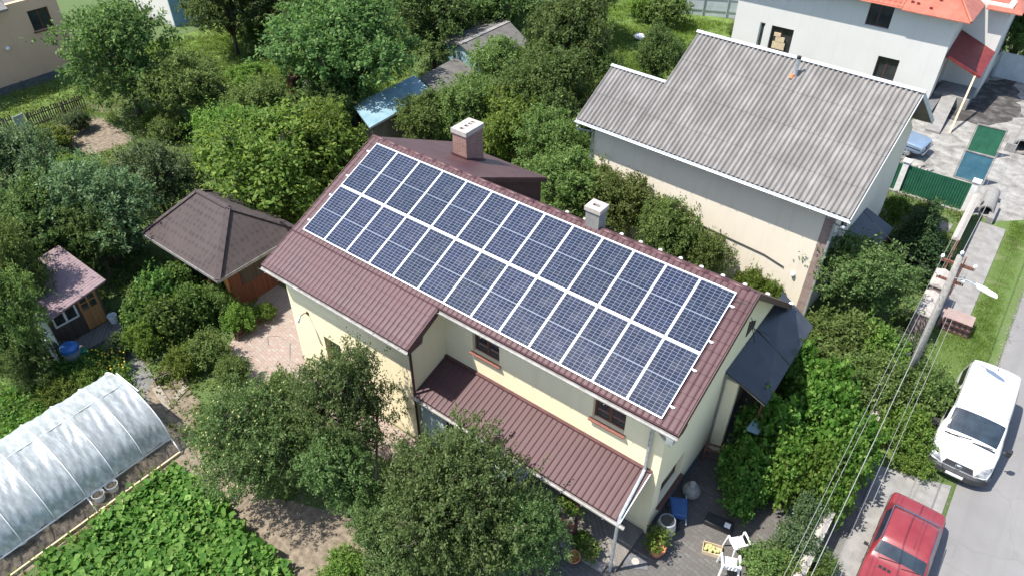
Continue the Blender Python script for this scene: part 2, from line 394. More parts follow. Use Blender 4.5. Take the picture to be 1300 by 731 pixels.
def film():
    m = N('milky_polythene_film'); n = m.n; n.remove(m.p)
    oc = m.tc.outputs['Object']
    wr = m.noise(1, 4, .6, vec=m.mapping((2.0, 7, 3.0), (.6, .5, .95)))
    d = n.new('ShaderNodeBsdfDiffuse'); d.inputs['Color'].default_value = (.62, .66, .68, 1)
    tl = n.new('ShaderNodeBsdfTranslucent'); tl.inputs['Color'].default_value = (.58, .63, .65, 1)
    tr = n.new('ShaderNodeBsdfTransparent'); tr.inputs['Color'].default_value = (.92, .95, .97, 1)
    gl = n.new('ShaderNodeBsdfGlossy'); gl.inputs['Roughness'].default_value = .30; gl.inputs['Color'].default_value = (.9, .93, .95, 1)
    bp = n.new('ShaderNodeBump'); bp.inputs['Strength'].default_value = .4; bp.inputs['Distance'].default_value = .05
    m.lk(wr, bp.inputs['Height'])
    for q in (d, gl): m.lk(bp.outputs[0], q.inputs['Normal'])
    def mx(f, a, b):
        x = n.new('ShaderNodeMixShader')
        if isinstance(f, float): x.inputs[0].default_value = f
        else: m.lk(f, x.inputs[0])
        m.lk(a, x.inputs[1]); m.lk(b, x.inputs[2]); return x.outputs[0]
    a = mx(.5, d.outputs[0], tl.outputs[0])
    b = mx(m.ramp(wr, [(.36, (.46,)*3), (.5, (.32,)*3), (.64, (.08,)*3)]), a, tr.outputs[0])
    c = mx(.05, b, gl.outputs[0]); m.lk(c, m.out.inputs['Surface']); return m.m
M['film'] = film()
def leafmat(name, c1, c2, c3, trans=.42, rough=.5):
    m = N(name); n = m.n; ge = n.new('ShaderNodeNewGeometry'); oi = n.new('ShaderNodeObjectInfo')
    col = m.ramp(ge.outputs['Random Per Island'], [(.0, c1), (.5, c2), (.9, c3), (1., sc(c3, 1.35))])
    cl = m.noise(1.6, 3); col = m.mix(m.ramp(cl, [(.38, (0,)*3), (.62, (.4,)*3)]), col, c1)
    hs = n.new('ShaderNodeHueSaturation'); m.lk(col, hs.inputs['Color'])
    m.lk(m.math('MULTIPLY_ADD', oi.outputs['Random'], .04, .478), hs.inputs['Hue'])
    m.lk(m.math('MULTIPLY_ADD', oi.outputs['Random'], .45, .80), hs.inputs['Value'])
    m.set(Base_Color=hs.outputs[0], Roughness=.6); m.p.inputs['Specular IOR Level'].default_value = .14
    tl = n.new('ShaderNodeBsdfTranslucent'); h2 = n.new('ShaderNodeHueSaturation'); m.lk(hs.outputs[0], h2.inputs['Color'])
    h2.inputs['Value'].default_value = 1.7; h2.inputs['Hue'].default_value = .485; h2.inputs['Saturation'].default_value = 1.1; m.lk(h2.outputs[0], tl.inputs['Color'])
    x = n.new('ShaderNodeMixShader'); x.inputs[0].default_value = trans
    m.lk(m.p.outputs[0], x.inputs[1]); m.lk(tl.outputs[0], x.inputs[2]); m.lk(x.outputs[0], m.out.inputs['Surface']); return m.m
L = {
 'dark': leafmat('dark_green_leaves', (0.042, 0.081, 0.021), (0.075, 0.130, 0.036), (0.138, 0.190, 0.066)),
 'olive': leafmat('olive_leaves', (0.057, 0.096, 0.025), (0.103, 0.155, 0.040), (0.171, 0.218, 0.074)),
 'bright': leafmat('bright_green_leaves', (0.055, 0.106, 0.019), (0.101, 0.168, 0.030), (0.176, 0.235, 0.053)),
 'bluish': leafmat('bluish_green_leaves', (0.051, 0.090, 0.036), (0.090, 0.140, 0.058), (0.160, 0.202, 0.106)),
 'apple': leafmat('apple_leaves', (.050, .095, .027), (.092, .154, .046), (.17, .23, .095)),
 'thuja': leafmat('thuja_scales', (0.017, 0.034, 0.012), (0.029, 0.052, 0.017), (0.049, 0.073, 0.024), .1),
 'vine': leafmat('vine_leaves', (0.046, 0.112, 0.017), (0.086, 0.174, 0.028), (0.165, 0.246, 0.058)),
 'squash': leafmat('squash_leaves', (0.049, 0.104, 0.020), (0.091, 0.171, 0.029), (0.171, 0.244, 0.061)),
 'rasp': leafmat('raspberry_leaves', (0.044, 0.090, 0.021), (0.083, 0.151, 0.034), (0.143, 0.224, 0.064)),
 'grass': leafmat('grass_blades', (.07, .12, .016), (.12, .19, .028), (.20, .24, .06)),
 'weeds': leafmat('weed_leaves', (0.055, 0.095, 0.021), (0.099, 0.151, 0.036), (0.165, 0.213, 0.064)),
}

# ------------------------------------------------------------------ foliage
def unit(v): return v/np.maximum(np.linalg.norm(v, axis=-1, keepdims=True), 1e-9)
def leaves_mesh(name, base, axis, nrm, length, width, m, fold=.12):
    """pointed leaf quads: base, side, tip, side"""
    axis = unit(axis); side = unit(np.cross(axis, nrm)); nn = np.cross(side, axis)
    L_ = length[:, None]; W_ = width[:, None]
    v = np.empty((len(base), 4, 3)); v[:, 0] = base
    v[:, 1] = base+axis*L_*.5+side*W_*.5+nn*W_*fold
    v[:, 2] = base+axis*L_ - nn*L_*.12
    v[:, 3] = base+axis*L_*.5-side*W_*.5+nn*W_*fold
    q = np.arange(len(base)*4).reshape(-1, 4)
    return np_mesh(name, v.reshape(-1, 3), q, m)
def rdir(n, rng): return unit(rng.normal(size=(n, 3)))
def crown_leaves(rng, R, z0, z1, n_lobes, n_shoots, per, shoot_len, leaf, wr, droop=0.0, flat=.6, cone=False):
    """foliage = twigs starting on and inside many lobes of uneven size; gaps stay between lobes"""
    zc = (z0+z1)/2; hz = (z1-z0)/2
    n_lobes = n_lobes if cone else int(n_lobes*1.7); th = rng.uniform(0, 2*np.pi, n_lobes); u = rng.uniform(-.75, 1, n_lobes); rr = rng.uniform(.3, .92, n_lobes)
    ring = np.sqrt(1-np.minimum(u*u, 1))
    C = np.c_[R*rr*ring*np.cos(th), R*rr*ring*np.sin(th), zc+hz*u*.72*rng.uniform(.7, 1.12, n_lobes)]
    if cone:
        t = np.linspace(0, 1, n_lobes); C = np.c_[R*.45*(1-t)*np.cos(th), R*.45*(1-t)*np.sin(th), z0+.25*hz+(z1-z0-.4*hz)*t]
    lr = rng.uniform(.13, .33, n_lobes)*R
    if cone: lr = R*(.62*(1-np.linspace(0, 1, n_lobes))+.16)
    k = rng.choice(n_lobes, n_shoots, p=lr**2/np.sum(lr**2)); d = rdir(n_shoots, rng); d[:, 2] = d[:, 2]*.9+.12
    d = unit(d); s = np.where(rng.random(n_shoots) < .8, rng.uniform(.7, 1.05, n_shoots), rng.uniform(.2, .7, n_shoots))
    S = C[k]+d*(lr[k]*s)[:, None]*np.array([1, 1, .85])
    out = unit(d*1.0+rng.normal(size=(n_shoots, 3))*.45+np.array([0, 0, .35-droop]))
    sl = shoot_len*rng.uniform(.4, 1.1, n_shoots)*np.where(rng.random(n_shoots) < .05, 2.3, 1.0)
    t = rng.random((n_shoots, per))
    B = S[:, None]+out[:, None]*(sl[:, None]*t)[..., None]; B[..., 2] -= droop*.5*(sl[:, None]*t**2)
    B = B.reshape(-1, 3)+rng.normal(size=(n_shoots*per, 3))*leaf*.45
    ax = np.repeat(out, per, 0)*.5+rng.normal(size=(len(B), 3))*.75; ax[:, 2] -= .1
    nr = rng.normal(size=(len(B), 3))*flat*.8+np.array([0, 0, 1.0])+np.repeat(d, per, 0)*.6
    ln = leaf*rng.uniform(.65, 1.35, len(B))
    ok = B[:, 2] > .05
    return (B[ok], ax[ok], nr[ok], ln[ok], ln[ok]*wr), C, lr
def tree_proto(name, kind_mat, seed, R, H, clear=.22, n_lobes=26, n_shoots=700, per=18, shoot=.55, leaf=.13, wr=.55,
               droop=.1, cone=False, trunk_r=.12, fruit=0, crown_name='crown', extra=None):
    rng = np.random.default_rng(seed)
    (B, ax, nr, ln, wd), C, lr = crown_leaves(rng, R, H*clear, H, n_lobes, n_shoots, per, shoot, leaf, wr, droop, cone=cone)
    root = bpy.data.objects.new(name, None); COL.objects.link(root)
    mb = MB(); top = H*(clear+.2)
    lean = rng.normal(size=2)*.08
    mb.tube([(0, 0, -.1), (lean[0]*.5, lean[1]*.5, top*.5), (lean[0], lean[1], top)], [trunk_r*1.25, trunk_r, trunk_r*.8], 9)
    for i in range(len(C)):
        c = C[i]; mid = np.array([c[0]*.4, c[1]*.4, top+(c[2]-top)*.55])
        s = np.array([lean[0]*.8, lean[1]*.8, top*rng.uniform(.7, 1.0)])
        mb.tube([s, mid+rng.normal(size=3)*.1*R*.3, c], [trunk_r*.42, trunk_r*.26, trunk_r*.12], 6)
        for _ in range(3):
            e = c+rdir(1, rng)[0]*lr[i]*.85; mb.tube([c, (c+e)/2+rng.normal(size=3)*.05, e], [trunk_r*.12, trunk_r*.08, trunk_r*.04], 4, cap=False)
    mb.build('trunk', M['bark'], root, smooth=True, local=True)
    me = leaves_mesh('crown', B, ax, nr, ln, wd, kind_mat); link(crown_name, me, root)
    if fruit:
        idx = rng.choice(len(B), fruit); idx = idx[np.argsort(-B[idx, 2])]
        am = MB().ball((0, 0, 0), .042, 6); a0 = am.build('apple', M['apple'], root, smooth=True, local=True)
        f = MB()
        for n_, i_ in enumerate(idx):
            p = B[i_]+unit(B[i_]*np.array([1, 1, 0]))*.04
            if n_ < 100:
                o = a0 if n_ == 0 else a0.copy()
                if n_: COL.objects.link(o); o.parent = root
                o.location = p
            else: f.ball(tuple(p), rng.uniform(.034, .045), 5)
        tag(f.build('apples', M['apple'], root, smooth=True, local=True), kind='stuff')
    return dict(root=root, R=R, H=H, used=False)
PROTO = {}
def proto(key, *a, **k): PROTO[key] = tree_proto(*a, **k)
TREES = []
def place(key, px, py, rpx, h, label, cat, group=None, name=None, frac=.58, rz=None, at=None, r=None):
    pr = PROTO[key]; x, y = at if at else P(px, py, h*frac)
    if r is None: r = rpx*dist(x, y, h*frac)/FPX
    if not pr['used']: o = pr['root']; pr['used'] = True
    else: o = copy_tree(pr['root'])
    if name: o.name = name
    o.location = (x, y, 0); s = r/pr['R']*(1.06 if cat == 'tree' and not at and frac == .58 and group != FT else .92)
    o.scale = (s*random.uniform(.9, 1.14), s*random.uniform(.9, 1.14), h/pr['H']); o.rotation_euler = (0, 0, rz if rz is not None else random.uniform(0, 6.28))
    tag(o, label, cat, group); TREES.append((x, y, r)); return o

# ------------------------------------------------------------------ setting
def sheet(name, poly, z, m, kind='structure'):
    mb = MB(); mb.add([(x, y, z) for x, y in poly], [tuple(range(len(poly)))])
    return tag(mb.build(name, m), kind=kind)
def rect(x0, x1, y0, y1): return [(x0, y0), (x1, y0), (x1, y1), (x0, y1)]
def wobbly(poly, amp=.18, step=.6, seed=1):
    rng = random.Random(seed); out = []
    for i in range(len(poly)):
        a = Vector(poly[i]); b = Vector(poly[(i+1) % len(poly)]); n = max(1, int((b-a).length/step))
        for k in range(n):
            p = a.lerp(b, k/n); out.append((p.x+rng.uniform(-amp, amp), p.y+rng.uniform(-amp, amp)))
    return out
sheet('ground', rect(-190, 210, -170, 230), 0, M['ground'])
sheet('lawn', wobbly([(-9, 22), (3, 22), (3, 31), (-2, 40), (-14, 40), (-12, 30)], .4, 1.2, 2), .004, M['lawn'])
sheet('side_lawn', wobbly([(-33.4, -6), (-29.6, -6), (-28.6, 3), (-33.4, 3.5)], .2, 1, 3), .004, M['lawn'])
sheet('meadow', wobbly([(-34, 9), (-24, 6), (-17, 5), (-13, 13), (-20, 22), (-34, 24)], .5, 1.5, 4), .004, M['lawn'])
sheet('grass_verge', wobbly([(18.6, 4.3), (21.0, 4.6), (21.05, 24), (18.5, 24)], .09, .5, 5), .004, M['verge'])
sheet('soil_plot', wobbly([(-27.3, -1.4), (-25.9, 1.5), (-21.6, 1.2), (-22.0, -1.2), (-25, -1.9)], .15, .5, 6), .008, M['soil'])
sheet('soil_bed', wobbly([(-4.8, -18.5), (-.2, -18.5), (.0, -10), (-4.8, -9.6)], .1, .5, 7), .004, M['soil'])
sheet('bare_soil', wobbly([P(350, 640), P(430, 640), P(520, 731), P(340, 731), P(215, 600), P(240, 560)], .2, .5, 8), .008, M['soil'])
sheet('garden_soil', wobbly([P(255, 445), P(285, 440), P(235, 480), P(255, 515), P(240, 590), P(215, 590), P(185, 500), P(215, 450)], .15, .5, 12), .010, M['soil'])
sheet('building_yard', wobbly([(12.8, 22.3), (18.8, 22.2), (21.2, 23.8), (21.2, 36), (18, 44), (12.8, 44)], .2, .8, 9), .008, M['rubble'])
sheet('house_shade_rubble', wobbly([P(1192, 128), P(1225, 108), P(1290, 98), P(1297, 148), P(1250, 160), P(1196, 150)], .25, .5, 15), .012, mat('shade_darkened_rubble', (.035, .03, .027), (.15, .145, .135), 1.6, .97, .9, 12, lo=.45, hi=.8))  # house shadow put into the dark colour of this streaked rubble patch
sheet('front_court', [(10.9, -8.5), (17.9, -8.5), (17.9, 6.5), (13.7, 6.5), (13.7, -3.2), (10.9, -3.2)], .008, M['court'])
sheet('patio', [(-5.4, -2.4), (-.1, -1.9), (-.1, -4.9), (5.9, -4.9), (5.9, -6.1), (.6, -6.6), (-1.0, -6.7), (-3.3, -6.15)], .008, M['patio'])
sheet('shed_path', [(-8.0, -8.2), (-7.3, -8.1), (-3.2, -8.9), (-1.6, -9.7), (-2.0, -10.0), (-3.6, -9.5), (-7.6, -8.9)], .006, M['greyconc'])
sheet('neighbour_path', [(14.5, 19.6), (17.4, 19.5), (17.4, 20.6), (14.5, 20.8)], .008, M['concrete'])
def slab(name, x0, x1, y0, y1, z1, m):
    return tag(MB().box(x0, x1, y0, y1, -.1, z1).build(name, m, bevel=.01), kind='structure')
slab('concrete_apron', 18.35, 19.55, 13.0, 21.6, .05, M['concrete'])
tag(MB().prism([(18.95, -12, -.1), (20.95, -12, -.1), (20.9, 4.3, -.1), (18.75, 3.7, -.1)], (0, 0, .15)).build('concrete_pad', M['concrete']), kind='structure')
sheet('road', [(20.98, -60), (25.6, -60), (25.6, 80), (21.1, 80)], .012, M['asphalt'])
sheet('ditch_shade_strip', [(18.2, -12), (18.97, -12), (18.77, 4.0), (18.2, 4.0)], .006, M['greyconc'])  # ditch floor, with wall and vine shade put into its darker grey

# ------------------------------------------------------------------ main house
TH = math.radians(23.6343); TT = math.tan(TH); CT, ST = math.cos(TH), math.sin(TH)
def rz_(y): return 7.391+TT*y                     # front roof surface
def tile_grid(O, U, V, lu, lv, per=.185, row=.35, amp=.022, step=.02, shape=((0, 0), (.08, .55), (.25, .92), (.5, 1), (.75, .92), (.92, .55))):
    O, U, V = Vector(O), Vector(U).normalized(), Vector(V).normalized(); Nn = U.cross(V).normalized()
    if Nn.z < 0: Nn = -Nn
    us = []; k = 0
    while k*per < lu:
        for t, h in shape:
            if (k+t)*per < lu: us.append(((k+t)*per, h*amp))
        k += 1
    us.append((lu, 0)); vs = []; r = 0
    if row:
        while r*row < lv-1e-4:
            vs.append((r*row, 0.0)); vs.append((min((r+1)*row, lv), step)); r += 1
    else: vs = [(0, 0), (lv, 0)]
    pts = []; fs = []; n = len(us)
    for v, hv in vs:
        for u, hu in us: p = O+U*u+V*v+Nn*(hu+hv); pts.append(p)
    for i in range(len(vs)-1):
        for j in range(n-1): fs.append((i*n+j, i*n+j+1, (i+1)*n+j+1, (i+1)*n+j))
    return pts, fs
house = thing('house', 'cream two-storey house with burgundy tiled roof carrying solar panels', 'house', (6.8, 0, 0))
def holed_wall(mb, axis, c0, c1, a0, a1, z0, z1, holes):
    """solid wall of boxes between c0..c1 (thickness), leaving openings (a0,a1,z0,z1)"""
    As = sorted({a0, a1, *[h[0] for h in holes], *[h[1] for h in holes]}); Zs = sorted({z0, z1, *[h[2] for h in holes], *[h[3] for h in holes]})
    for i in range(len(As)-1):
        for k in range(len(Zs)-1):
            am, zm = (As[i]+As[i+1])/2, (Zs[k]+Zs[k+1])/2
            if any(h[0] < am < h[1] and h[2] < zm < h[3] for h in holes): continue
            if axis == 'x': mb.box(As[i], As[i+1], c0, c1, Zs[k], Zs[k+1])
            else: mb.box(c0, c1, As[i], As[i+1], Zs[k], Zs[k+1])
def window(parent, axis, c, out, a0, a1, z0, z1, fm, depth=.13, mull=(.5,), sillm=None, curtain=True, name='window', wall=.25, bar=None):
    """axis x: window in a wall running along x at y=c, outside towards sign out"""
    mb = MB(); f = .07
    yo = c-out*depth; yi = yo-out*.06
    def bx(m, p0, p1, q0, q1, d0, d1):
        lo, hi = min(d0, d1), max(d0, d1)
        if axis == 'x': m.box(p0, p1, lo, hi, q0, q1)
        else: m.box(lo, hi, p0, p1, q0, q1)
    bx(mb, a0, a1, z0, z0+f, yo, yi); bx(mb, a0, a1, z1-f, z1, yo, yi)
    bx(mb, a0, a0+f, z0+f, z1-f, yo, yi); bx(mb, a1-f, a1, z0+f, z1-f, yo, yi)
    for q in mull: m0 = a0+(a1-a0)*q; bx(mb, m0-.045, m0+.045, z0+f, z1-f, yo, yi)
    if bar: zb = z0+(z1-z0)*bar; bx(mb, a0+f, a1-f, zb-.03, zb+.03, yo+out*.003, yi)
    w = mb.build(name, fm, parent)
    g = MB(); bx(g, a0+.03, a1-.03, z0+.03, z1-.03, yo-out*.022, yo-out*.03); g.build('pane', M['glass'], w)
    if sillm:
        s = MB(); bx(s, a0-.07, a1+.07, z0-.05, z0-.004, c+out*.13, yo-out*.02); s.build('sill', sillm, w, bevel=.006)
    return w
hf = [(7.03, 8.1, 3.88, 4.92), (11.5, 12.56, 3.86, 4.85)]
hg = [(-2.85, -1.35, .95, 2.1)]
wl_ = MB()
holed_wall(wl_, 'x', -3.29, -3.02, 5.85, 13.79, 0, 5.75, hf)
wl_.box(5.85, 13.79, -3.02, -3.0, 5.0, 5.8)
holed_wall(wl_, 'y', 13.54, 13.79, -3.02, 4.72, 0, 3.9, hg)
wl_.prism([(13.54, -3.02, 3.9), (13.54, 4.72, 3.9), (13.54, .28, 7.28), (13.54, -3.02, rz_(-3.02)-.12)], (.25, 0, 0))
holed_wall(wl_, 'x', -4.85, -4.6, -.13, 5.85, 0, 5.1, [(1.45, 2.3, .25, 2.5)])
wl_.prism([(5.6, -4.6, 0), (5.6, -3.02, 0), (5.6, -3.02, rz_(-3.02)-.14), (5.6, -4.6, rz_(-4.6)-.14)], (.25, 0, 0))
wl_.prism([(-.13, -4.6, 0), (-.13, 4.6, 0), (-.13, 4.6, 5.15), (-.13, .28, 7.28), (-.13, -4.6, rz_(-4.6)-.14)], (.25, 0, 0))
wl_.box(.12, 13.54, 4.3, 4.6, 0, 3.9)
wl_.box(13.83, 14.25, .95, 1.15, 0, 3.4)
house_wall = wl_.build('wall', M['cream'], house)
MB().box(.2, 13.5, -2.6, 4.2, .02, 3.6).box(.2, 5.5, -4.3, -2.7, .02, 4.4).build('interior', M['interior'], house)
MB().box(13.79, 13.81, -3.3, .9, 0, .35).build('plinth', M['darkstone'], house)
def curt(parent, x0, x1, y, z0, z1):
    c = MB(); n = 24
    pts = [(x0+(x1-x0)*i/n, y+.03*math.sin(i*1.7), z) for z in (z0, z1) for i in range(n+1)]
    c.add(pts, [(i, i+1, n+2+i, n+1+i) for i in range(n)]); return c.build('curtain', M['curtain'], parent)
for a in hf:
    w = window(house, 'x', -3.29, -1, *a, M['brownwin'], sillm=M['sill'], mull=(.5,)); curt(w, a[0]+.1, a[1]-.1, -3.0, a[2]+.05, a[3]-.05)
w = window(house, 'y', 13.79, 1, *hg[0], M['brownwin'], sillm=M['brownwin'], depth=.17)
window(house, 'x', -4.85, -1, 1.45, 2.3, .25, 2.5, M['brownwin'], depth=.2, mull=(), bar=.45, name='back_door')
MB().prism([(13.795, 2.05, 5.0), (13.795, 2.75, 4.55), (13.795, 2.75, 4.35), (13.795, 2.05, 4.35)], (.02, 0, 0)).build('vent_opening', M['interior'], house)
# roof: front slope (main part + lower part over the left wing), rear slope, rear wing slope
rf = MB()
RX0, RX1 = -.45, 14.28
V = (0, -CT, -ST); lv_main = (3.93+.28)/CT
rf.add(*tile_grid((RX0, .28, rz_(.28)), (1, 0, 0), V, RX1-RX0, lv_main))
rf.add(*tile_grid((RX0, .28-lv_main*CT, rz_(.28-lv_main*CT)), (1, 0, 0), V, 6.27-RX0, (5.37-3.93)/CT, row=.35))
roof = rf.build('roof', M['tile'], house)
deck = MB()
def deckslab(x0, x1, y0, y1, zf, t=.11): deck.prism([(x0, y0, zf(y0)-.012), (x1, y0, zf(y0)-.012), (x1, y1, zf(y1)-.012), (x0, y1, zf(y1)-.012)], (0, 0, -t))
deckslab(RX0+.02, RX1-.02, -3.9, .28, rz_); deckslab(RX0+.02, 6.25, -5.34, -3.9, rz_)
deck.build('roof_deck', M['darktrim'], roof)
RS = (7.51-3.8)/(5.1-.28)                         # rear slope
VR = Vector((0, 1, -RS)).normalized()
rr_ = MB(); rr_.add(*tile_grid((4.26, .30, 7.5), (1, 0, 0), VR, RX1-4.26, (5.1-.28)/VR.y))
rr_.prism([(4.26, .30, 7.47), (RX1-.02, .30, 7.47), (RX1-.02, 5.08, 3.79), (4.26, 5.08, 3.79)], (0, 0, -.12))
rr_.build('rear_slope', M['tile'], roof)
DS = .477
dm = MB(); dz = lambda y: 7.49-DS*(y-.3)
dm.add(*tile_grid((-.45, .3, dz(.3)), (1, 0, 0), (0, 1, -DS), 4.72, 4.35/math.cos(math.atan(DS)), per=.33, row=.9, amp=.004, step=.004))
dm.prism([(-.43, .32, dz(.32)-.01), (4.25, .32, dz(.32)-.01), (4.25, 4.62, dz(4.62)-.01), (-.43, 4.62, dz(4.62)-.01)], (0, 0, -.1))
dm.build('rear_wing_roof', M['tile'], roof)
dw = MB(); dw.prism([(4.05, .5, 7.25), (4.05, 4.4, 5.42), (4.05, 4.4, 4.3)], (.12, 0, 0)); dw.prism([(4.275, .35, dz(.35)-.03), (4.275, 4.62, dz(4.62)-.03), (4.275, 4.62, dz(4.62)-.2), (4.275, .45, dz(.45)-.2)], (.025, 0, 0))
dw.build('rear_wing_cheek', M['darktrim'], roof)
rc = MB(); n = 8
for s in range(int((RX1-RX0)/.6)):
    x0 = RX0+s*.6
    rc.tube([(x0, .28, 7.50), (min(x0+.64, RX1), .28, 7.508)], .065, 10)
rc.build('ridge_cap', M['trim_bur'], roof, smooth=True)
# verge boards
for x in (RX0-.025, RX1+.002):
    MB().prism([(x, -3.93 if x > 0 else -5.37, rz_(-3.93 if x > 0 else -5.37)+.03), (x, .28, 7.56), (x, .28, 7.33), (x, -3.93 if x > 0 else -5.37, rz_(-3.93 if x > 0 else -5.37)-.18)], (.022, 0, 0)).build('verge_board', M['darktrim'], roof)
MB().prism([(RX1+.002, .28, 7.56), (RX1+.002, 5.12, 3.84), (RX1+.002, 5.12, 3.62), (RX1+.002, .28, 7.33)], (.022, 0, 0)).build('verge_board', M['darktrim'], roof)
MB().prism([(6.272, -3.97, rz_(-3.97)+.03), (6.272, -5.37, rz_(-5.37)+.03), (6.272, -5.37, rz_(-5.37)-.2), (6.272, -4.75, rz_(-4.75)-.42), (6.272, -4.68, rz_(-4.68)-.22), (6.272, -3.97, rz_(-3.97)-.2)], (.022, 0, 0)).build('verge_board', M['darktrim'], roof)
MB().prism([(14.26, -3.9, 5.62), (14.26, -3.35, 5.85), (14.26, -3.35, 5.55), (14.26, -3.55, 5.45), (14.26, -3.9, 5.5)], (.03, 0, 0)).build('verge_board', M['darktrim'], roof)
for i in range(12): MB().ball((5.0+i*.84, 5.12, 3.86), .09, 7, .6).build('snow_guard', M['whitep'], roof, smooth=True)
sf = MB(); sf.box(5.85, 14.2, -3.86, -3.3, 5.47, 5.50).box(-.4, 6.2, -5.3, -4.86, 4.85, 4.88); sf.build('soffit', M['cream'], house)
def gutter(x0, x1, y, z):
    g = MB(); n = 8; prof = [(math.cos(t)*.065, -math.sin(t)*.065) for t in np.linspace(0, math.pi, n)]
    for k in range(2):
        pass
    vs = []; fs = []
    for x in (x0, x1):
        for r in (1.0, .88):
            for a, b in prof: vs.append((x, y+a*r, z+b*r))
    for i in range(n-1):
        fs += [(i, i+1, 2*n+i+1, 2*n+i), (n+i, 3*n+i, 3*n+i+1, n+i+1), (i, n+i, n+i+1, i+1), (2*n+i, 2*n+i+1, 3*n+i+1, 3*n+i)]
    fs += [(0, 2*n, 3*n, n), (n-1, 2*n-1, 4*n-1, 3*n-1)]; g.add(vs, fs)
    x = x0+.3
    while x < x1: g.box(x-.012, x+.012, y-.07, y+.09, z-.075, z-.066); x += .7
    return g
for (x0, x1, y, z) in ((6.3, 14.32, -3.99, 5.63), (-.48, 6.3, -5.43, 4.99)):
    gutter(x0, x1, y, z).build('gutter', M['gutter'], house)
dp = MB(); dp.tube([(14.15, -3.99, 5.55), (14.15, -3.99, 5.3), (14.0, -3.85, 5.2), (13.45, -3.42, 5.02), (13.40, -3.38, 4.9), (13.40, -3.38, 3.05), (13.42, -3.55, 2.98), (13.52, -4.85, 2.60), (13.55, -5.02, 2.35), (13.55, -5.02, 0.05)], .05, 10)
dp.box(14.05, 14.25, -4.06, -3.9, 5.38, 5.58)
dp.build('downpipe', M['galv'], house, smooth=False)
dp = MB(); dp.tube([(5.95, -5.42, 4.93), (5.93, -5.2, 4.7), (5.9, -4.94, 4.5), (5.9, -4.94, 0.05)], .045, 8); dp.build('downpipe', M['darktrim'], house)
dp = MB(); dp.tube([(13.85, .85, 3.7), (13.85, .85, 0.1)], .035, 8); dp.build('downpipe', M['gutter'], house)
# porch roof and veranda
pr = MB(); PS = (2.97-2.5)/1.62; pv = Vector((0, -1, -PS)).normalized()
pr.add(*tile_grid((5.86, -3.30, 2.985), (1, 0, 0), pv, 7.72, 1.66/abs(pv.y), per=.19, row=0, amp=.026, shape=((0, 1), (.10, .12), (.2, 0), (.5, .16), (.8, 0), (.90, .12))))
pr.prism([(5.87, -3.3, 2.96), (13.57, -3.3, 2.96), (13.57, -4.94, 2.49), (5.87, -4.94, 2.49)], (0, 0, -.1))
porch = pr.build('porch_roof', M['tile'], house)
fl = MB(); fl.box(5.86, 13.6, -3.40, -3.293, 3.0, 3.04); fl.build('flashing', M['trim_bur'], porch)
MB().bar((13.59, -3.3, 2.95), (13.59, -4.98, 2.46), .025, .09).build('verge_board', M['whitep'], porch)
gutter(5.8, 13.75, -5.03, 2.44).build('porch_gutter', M['gutter'], porch)
ve = MB(); ve.box(5.9, 9.7, -4.75, -4.62, 0, 1.1).box(5.9, 6.9, -4.75, -4.62, 1.1, 2.3).box(8.35, 8.55, -4.75, -4.62, 1.1, 2.3).box(9.5, 9.7, -4.75, -3.3, 0, 2.4).box(5.9, 9.7, -4.75, -4.62, 2.2, 2.4)
ve.build('veranda_wall', M['bluewall'], house)
for (a, b) in ((6.9, 8.35), (8.55, 9.5)): window(house, 'x', -4.75, -1, a, b, 1.1, 2.2, M['whitep'], depth=.05, mull=(.33, .66))
dk = MB(); dk.box(9.75, 13.7, -4.95, -3.3, .02, .14); dk.build('veranda_floor', M['greywood'], house)
dk = MB(); dk.box(9.75, 13.4, -5.25, -4.97, .02, .10); dk.build('veranda_step', M['concrete'], house)
for x in (10.9, 12.2): MB().box(x-.04, x+.04, -4.92, -4.84, .14, 2.4).build('veranda_post', M['darktrim'], house)
rl = MB()
for z in (.45, .8): rl.box(10.1, 12.15, -4.9, -4.86, z, z+.05)
rl.bar((10.95, -4.88, .2), (12.15, -4.88, .78), .04, .05)
rl.build('veranda_railing', M['rust'], house)
# chimneys
ch = MB(); ch.box(1.50, 2.16, 2.38, 3.36, 5.4, 7.42); brickch = ch.build('brick_chimney', M['brick'], roof)
cp = MB(); holed = [(1.72, 1.94, 2.52, 2.66), (1.72, 1.94, 2.78, 2.92), (1.72, 1.94, 3.0, 3.12), (1.74, 1.92, 3.2, 3.3)]
xs = [1.46, 1.74, 1.92, 2.20]; ys = [2.34, 2.50, 2.64, 2.76, 2.90, 2.98, 3.08, 3.16, 3.26, 3.40]
for i in range(3):
    for j in range(9):
        if i == 1 and j in (1, 3, 5, 7): continue
        cp.box(xs[i], xs[i+1], ys[j], ys[j+1], 7.42, 7.60)
cp.build('chimney_cap', M['cap'], brickch)
MB().box(1.70, 1.96, 2.46, 3.30, 7.43, 7.45).build('flue', M['interior'], brickch)
MB().prism([(1.44, 2.30, dz(2.30)+.03), (2.22, 2.30, dz(2.30)+.03), (2.22, 3.44, dz(3.44)+.03), (1.44, 3.44, dz(3.44)+.03)], (0, 0, .05)).build('chimney_flashing', M['trim_bur'], brickch)
ch = MB(); ch.box(8.72, 9.20, .18, .62, 7.1, 8.06); cch = ch.build('concrete_chimney', M['concrete'], roof)
cp = MB(); xs = [8.68, 8.84, 9.08, 9.24]; ys = [.14, .34, .46, .66]
for i in range(3):
    for j in range(3):
        if (i, j) != (1, 1): cp.box(xs[i], xs[i+1], ys[j], ys[j+1], 8.06, 8.20)
cp.build('chimney_cap', M['cap'], cch)
MB().box(8.83, 9.09, .33, .47, 8.05, 8.075).build('flue', M['interior'], cch)
MB().bar((8.45, -.06, 7.43), (8.85, -.06, 7.43), .06, .03).build('chimney_flashing', M['whitep'], cch)
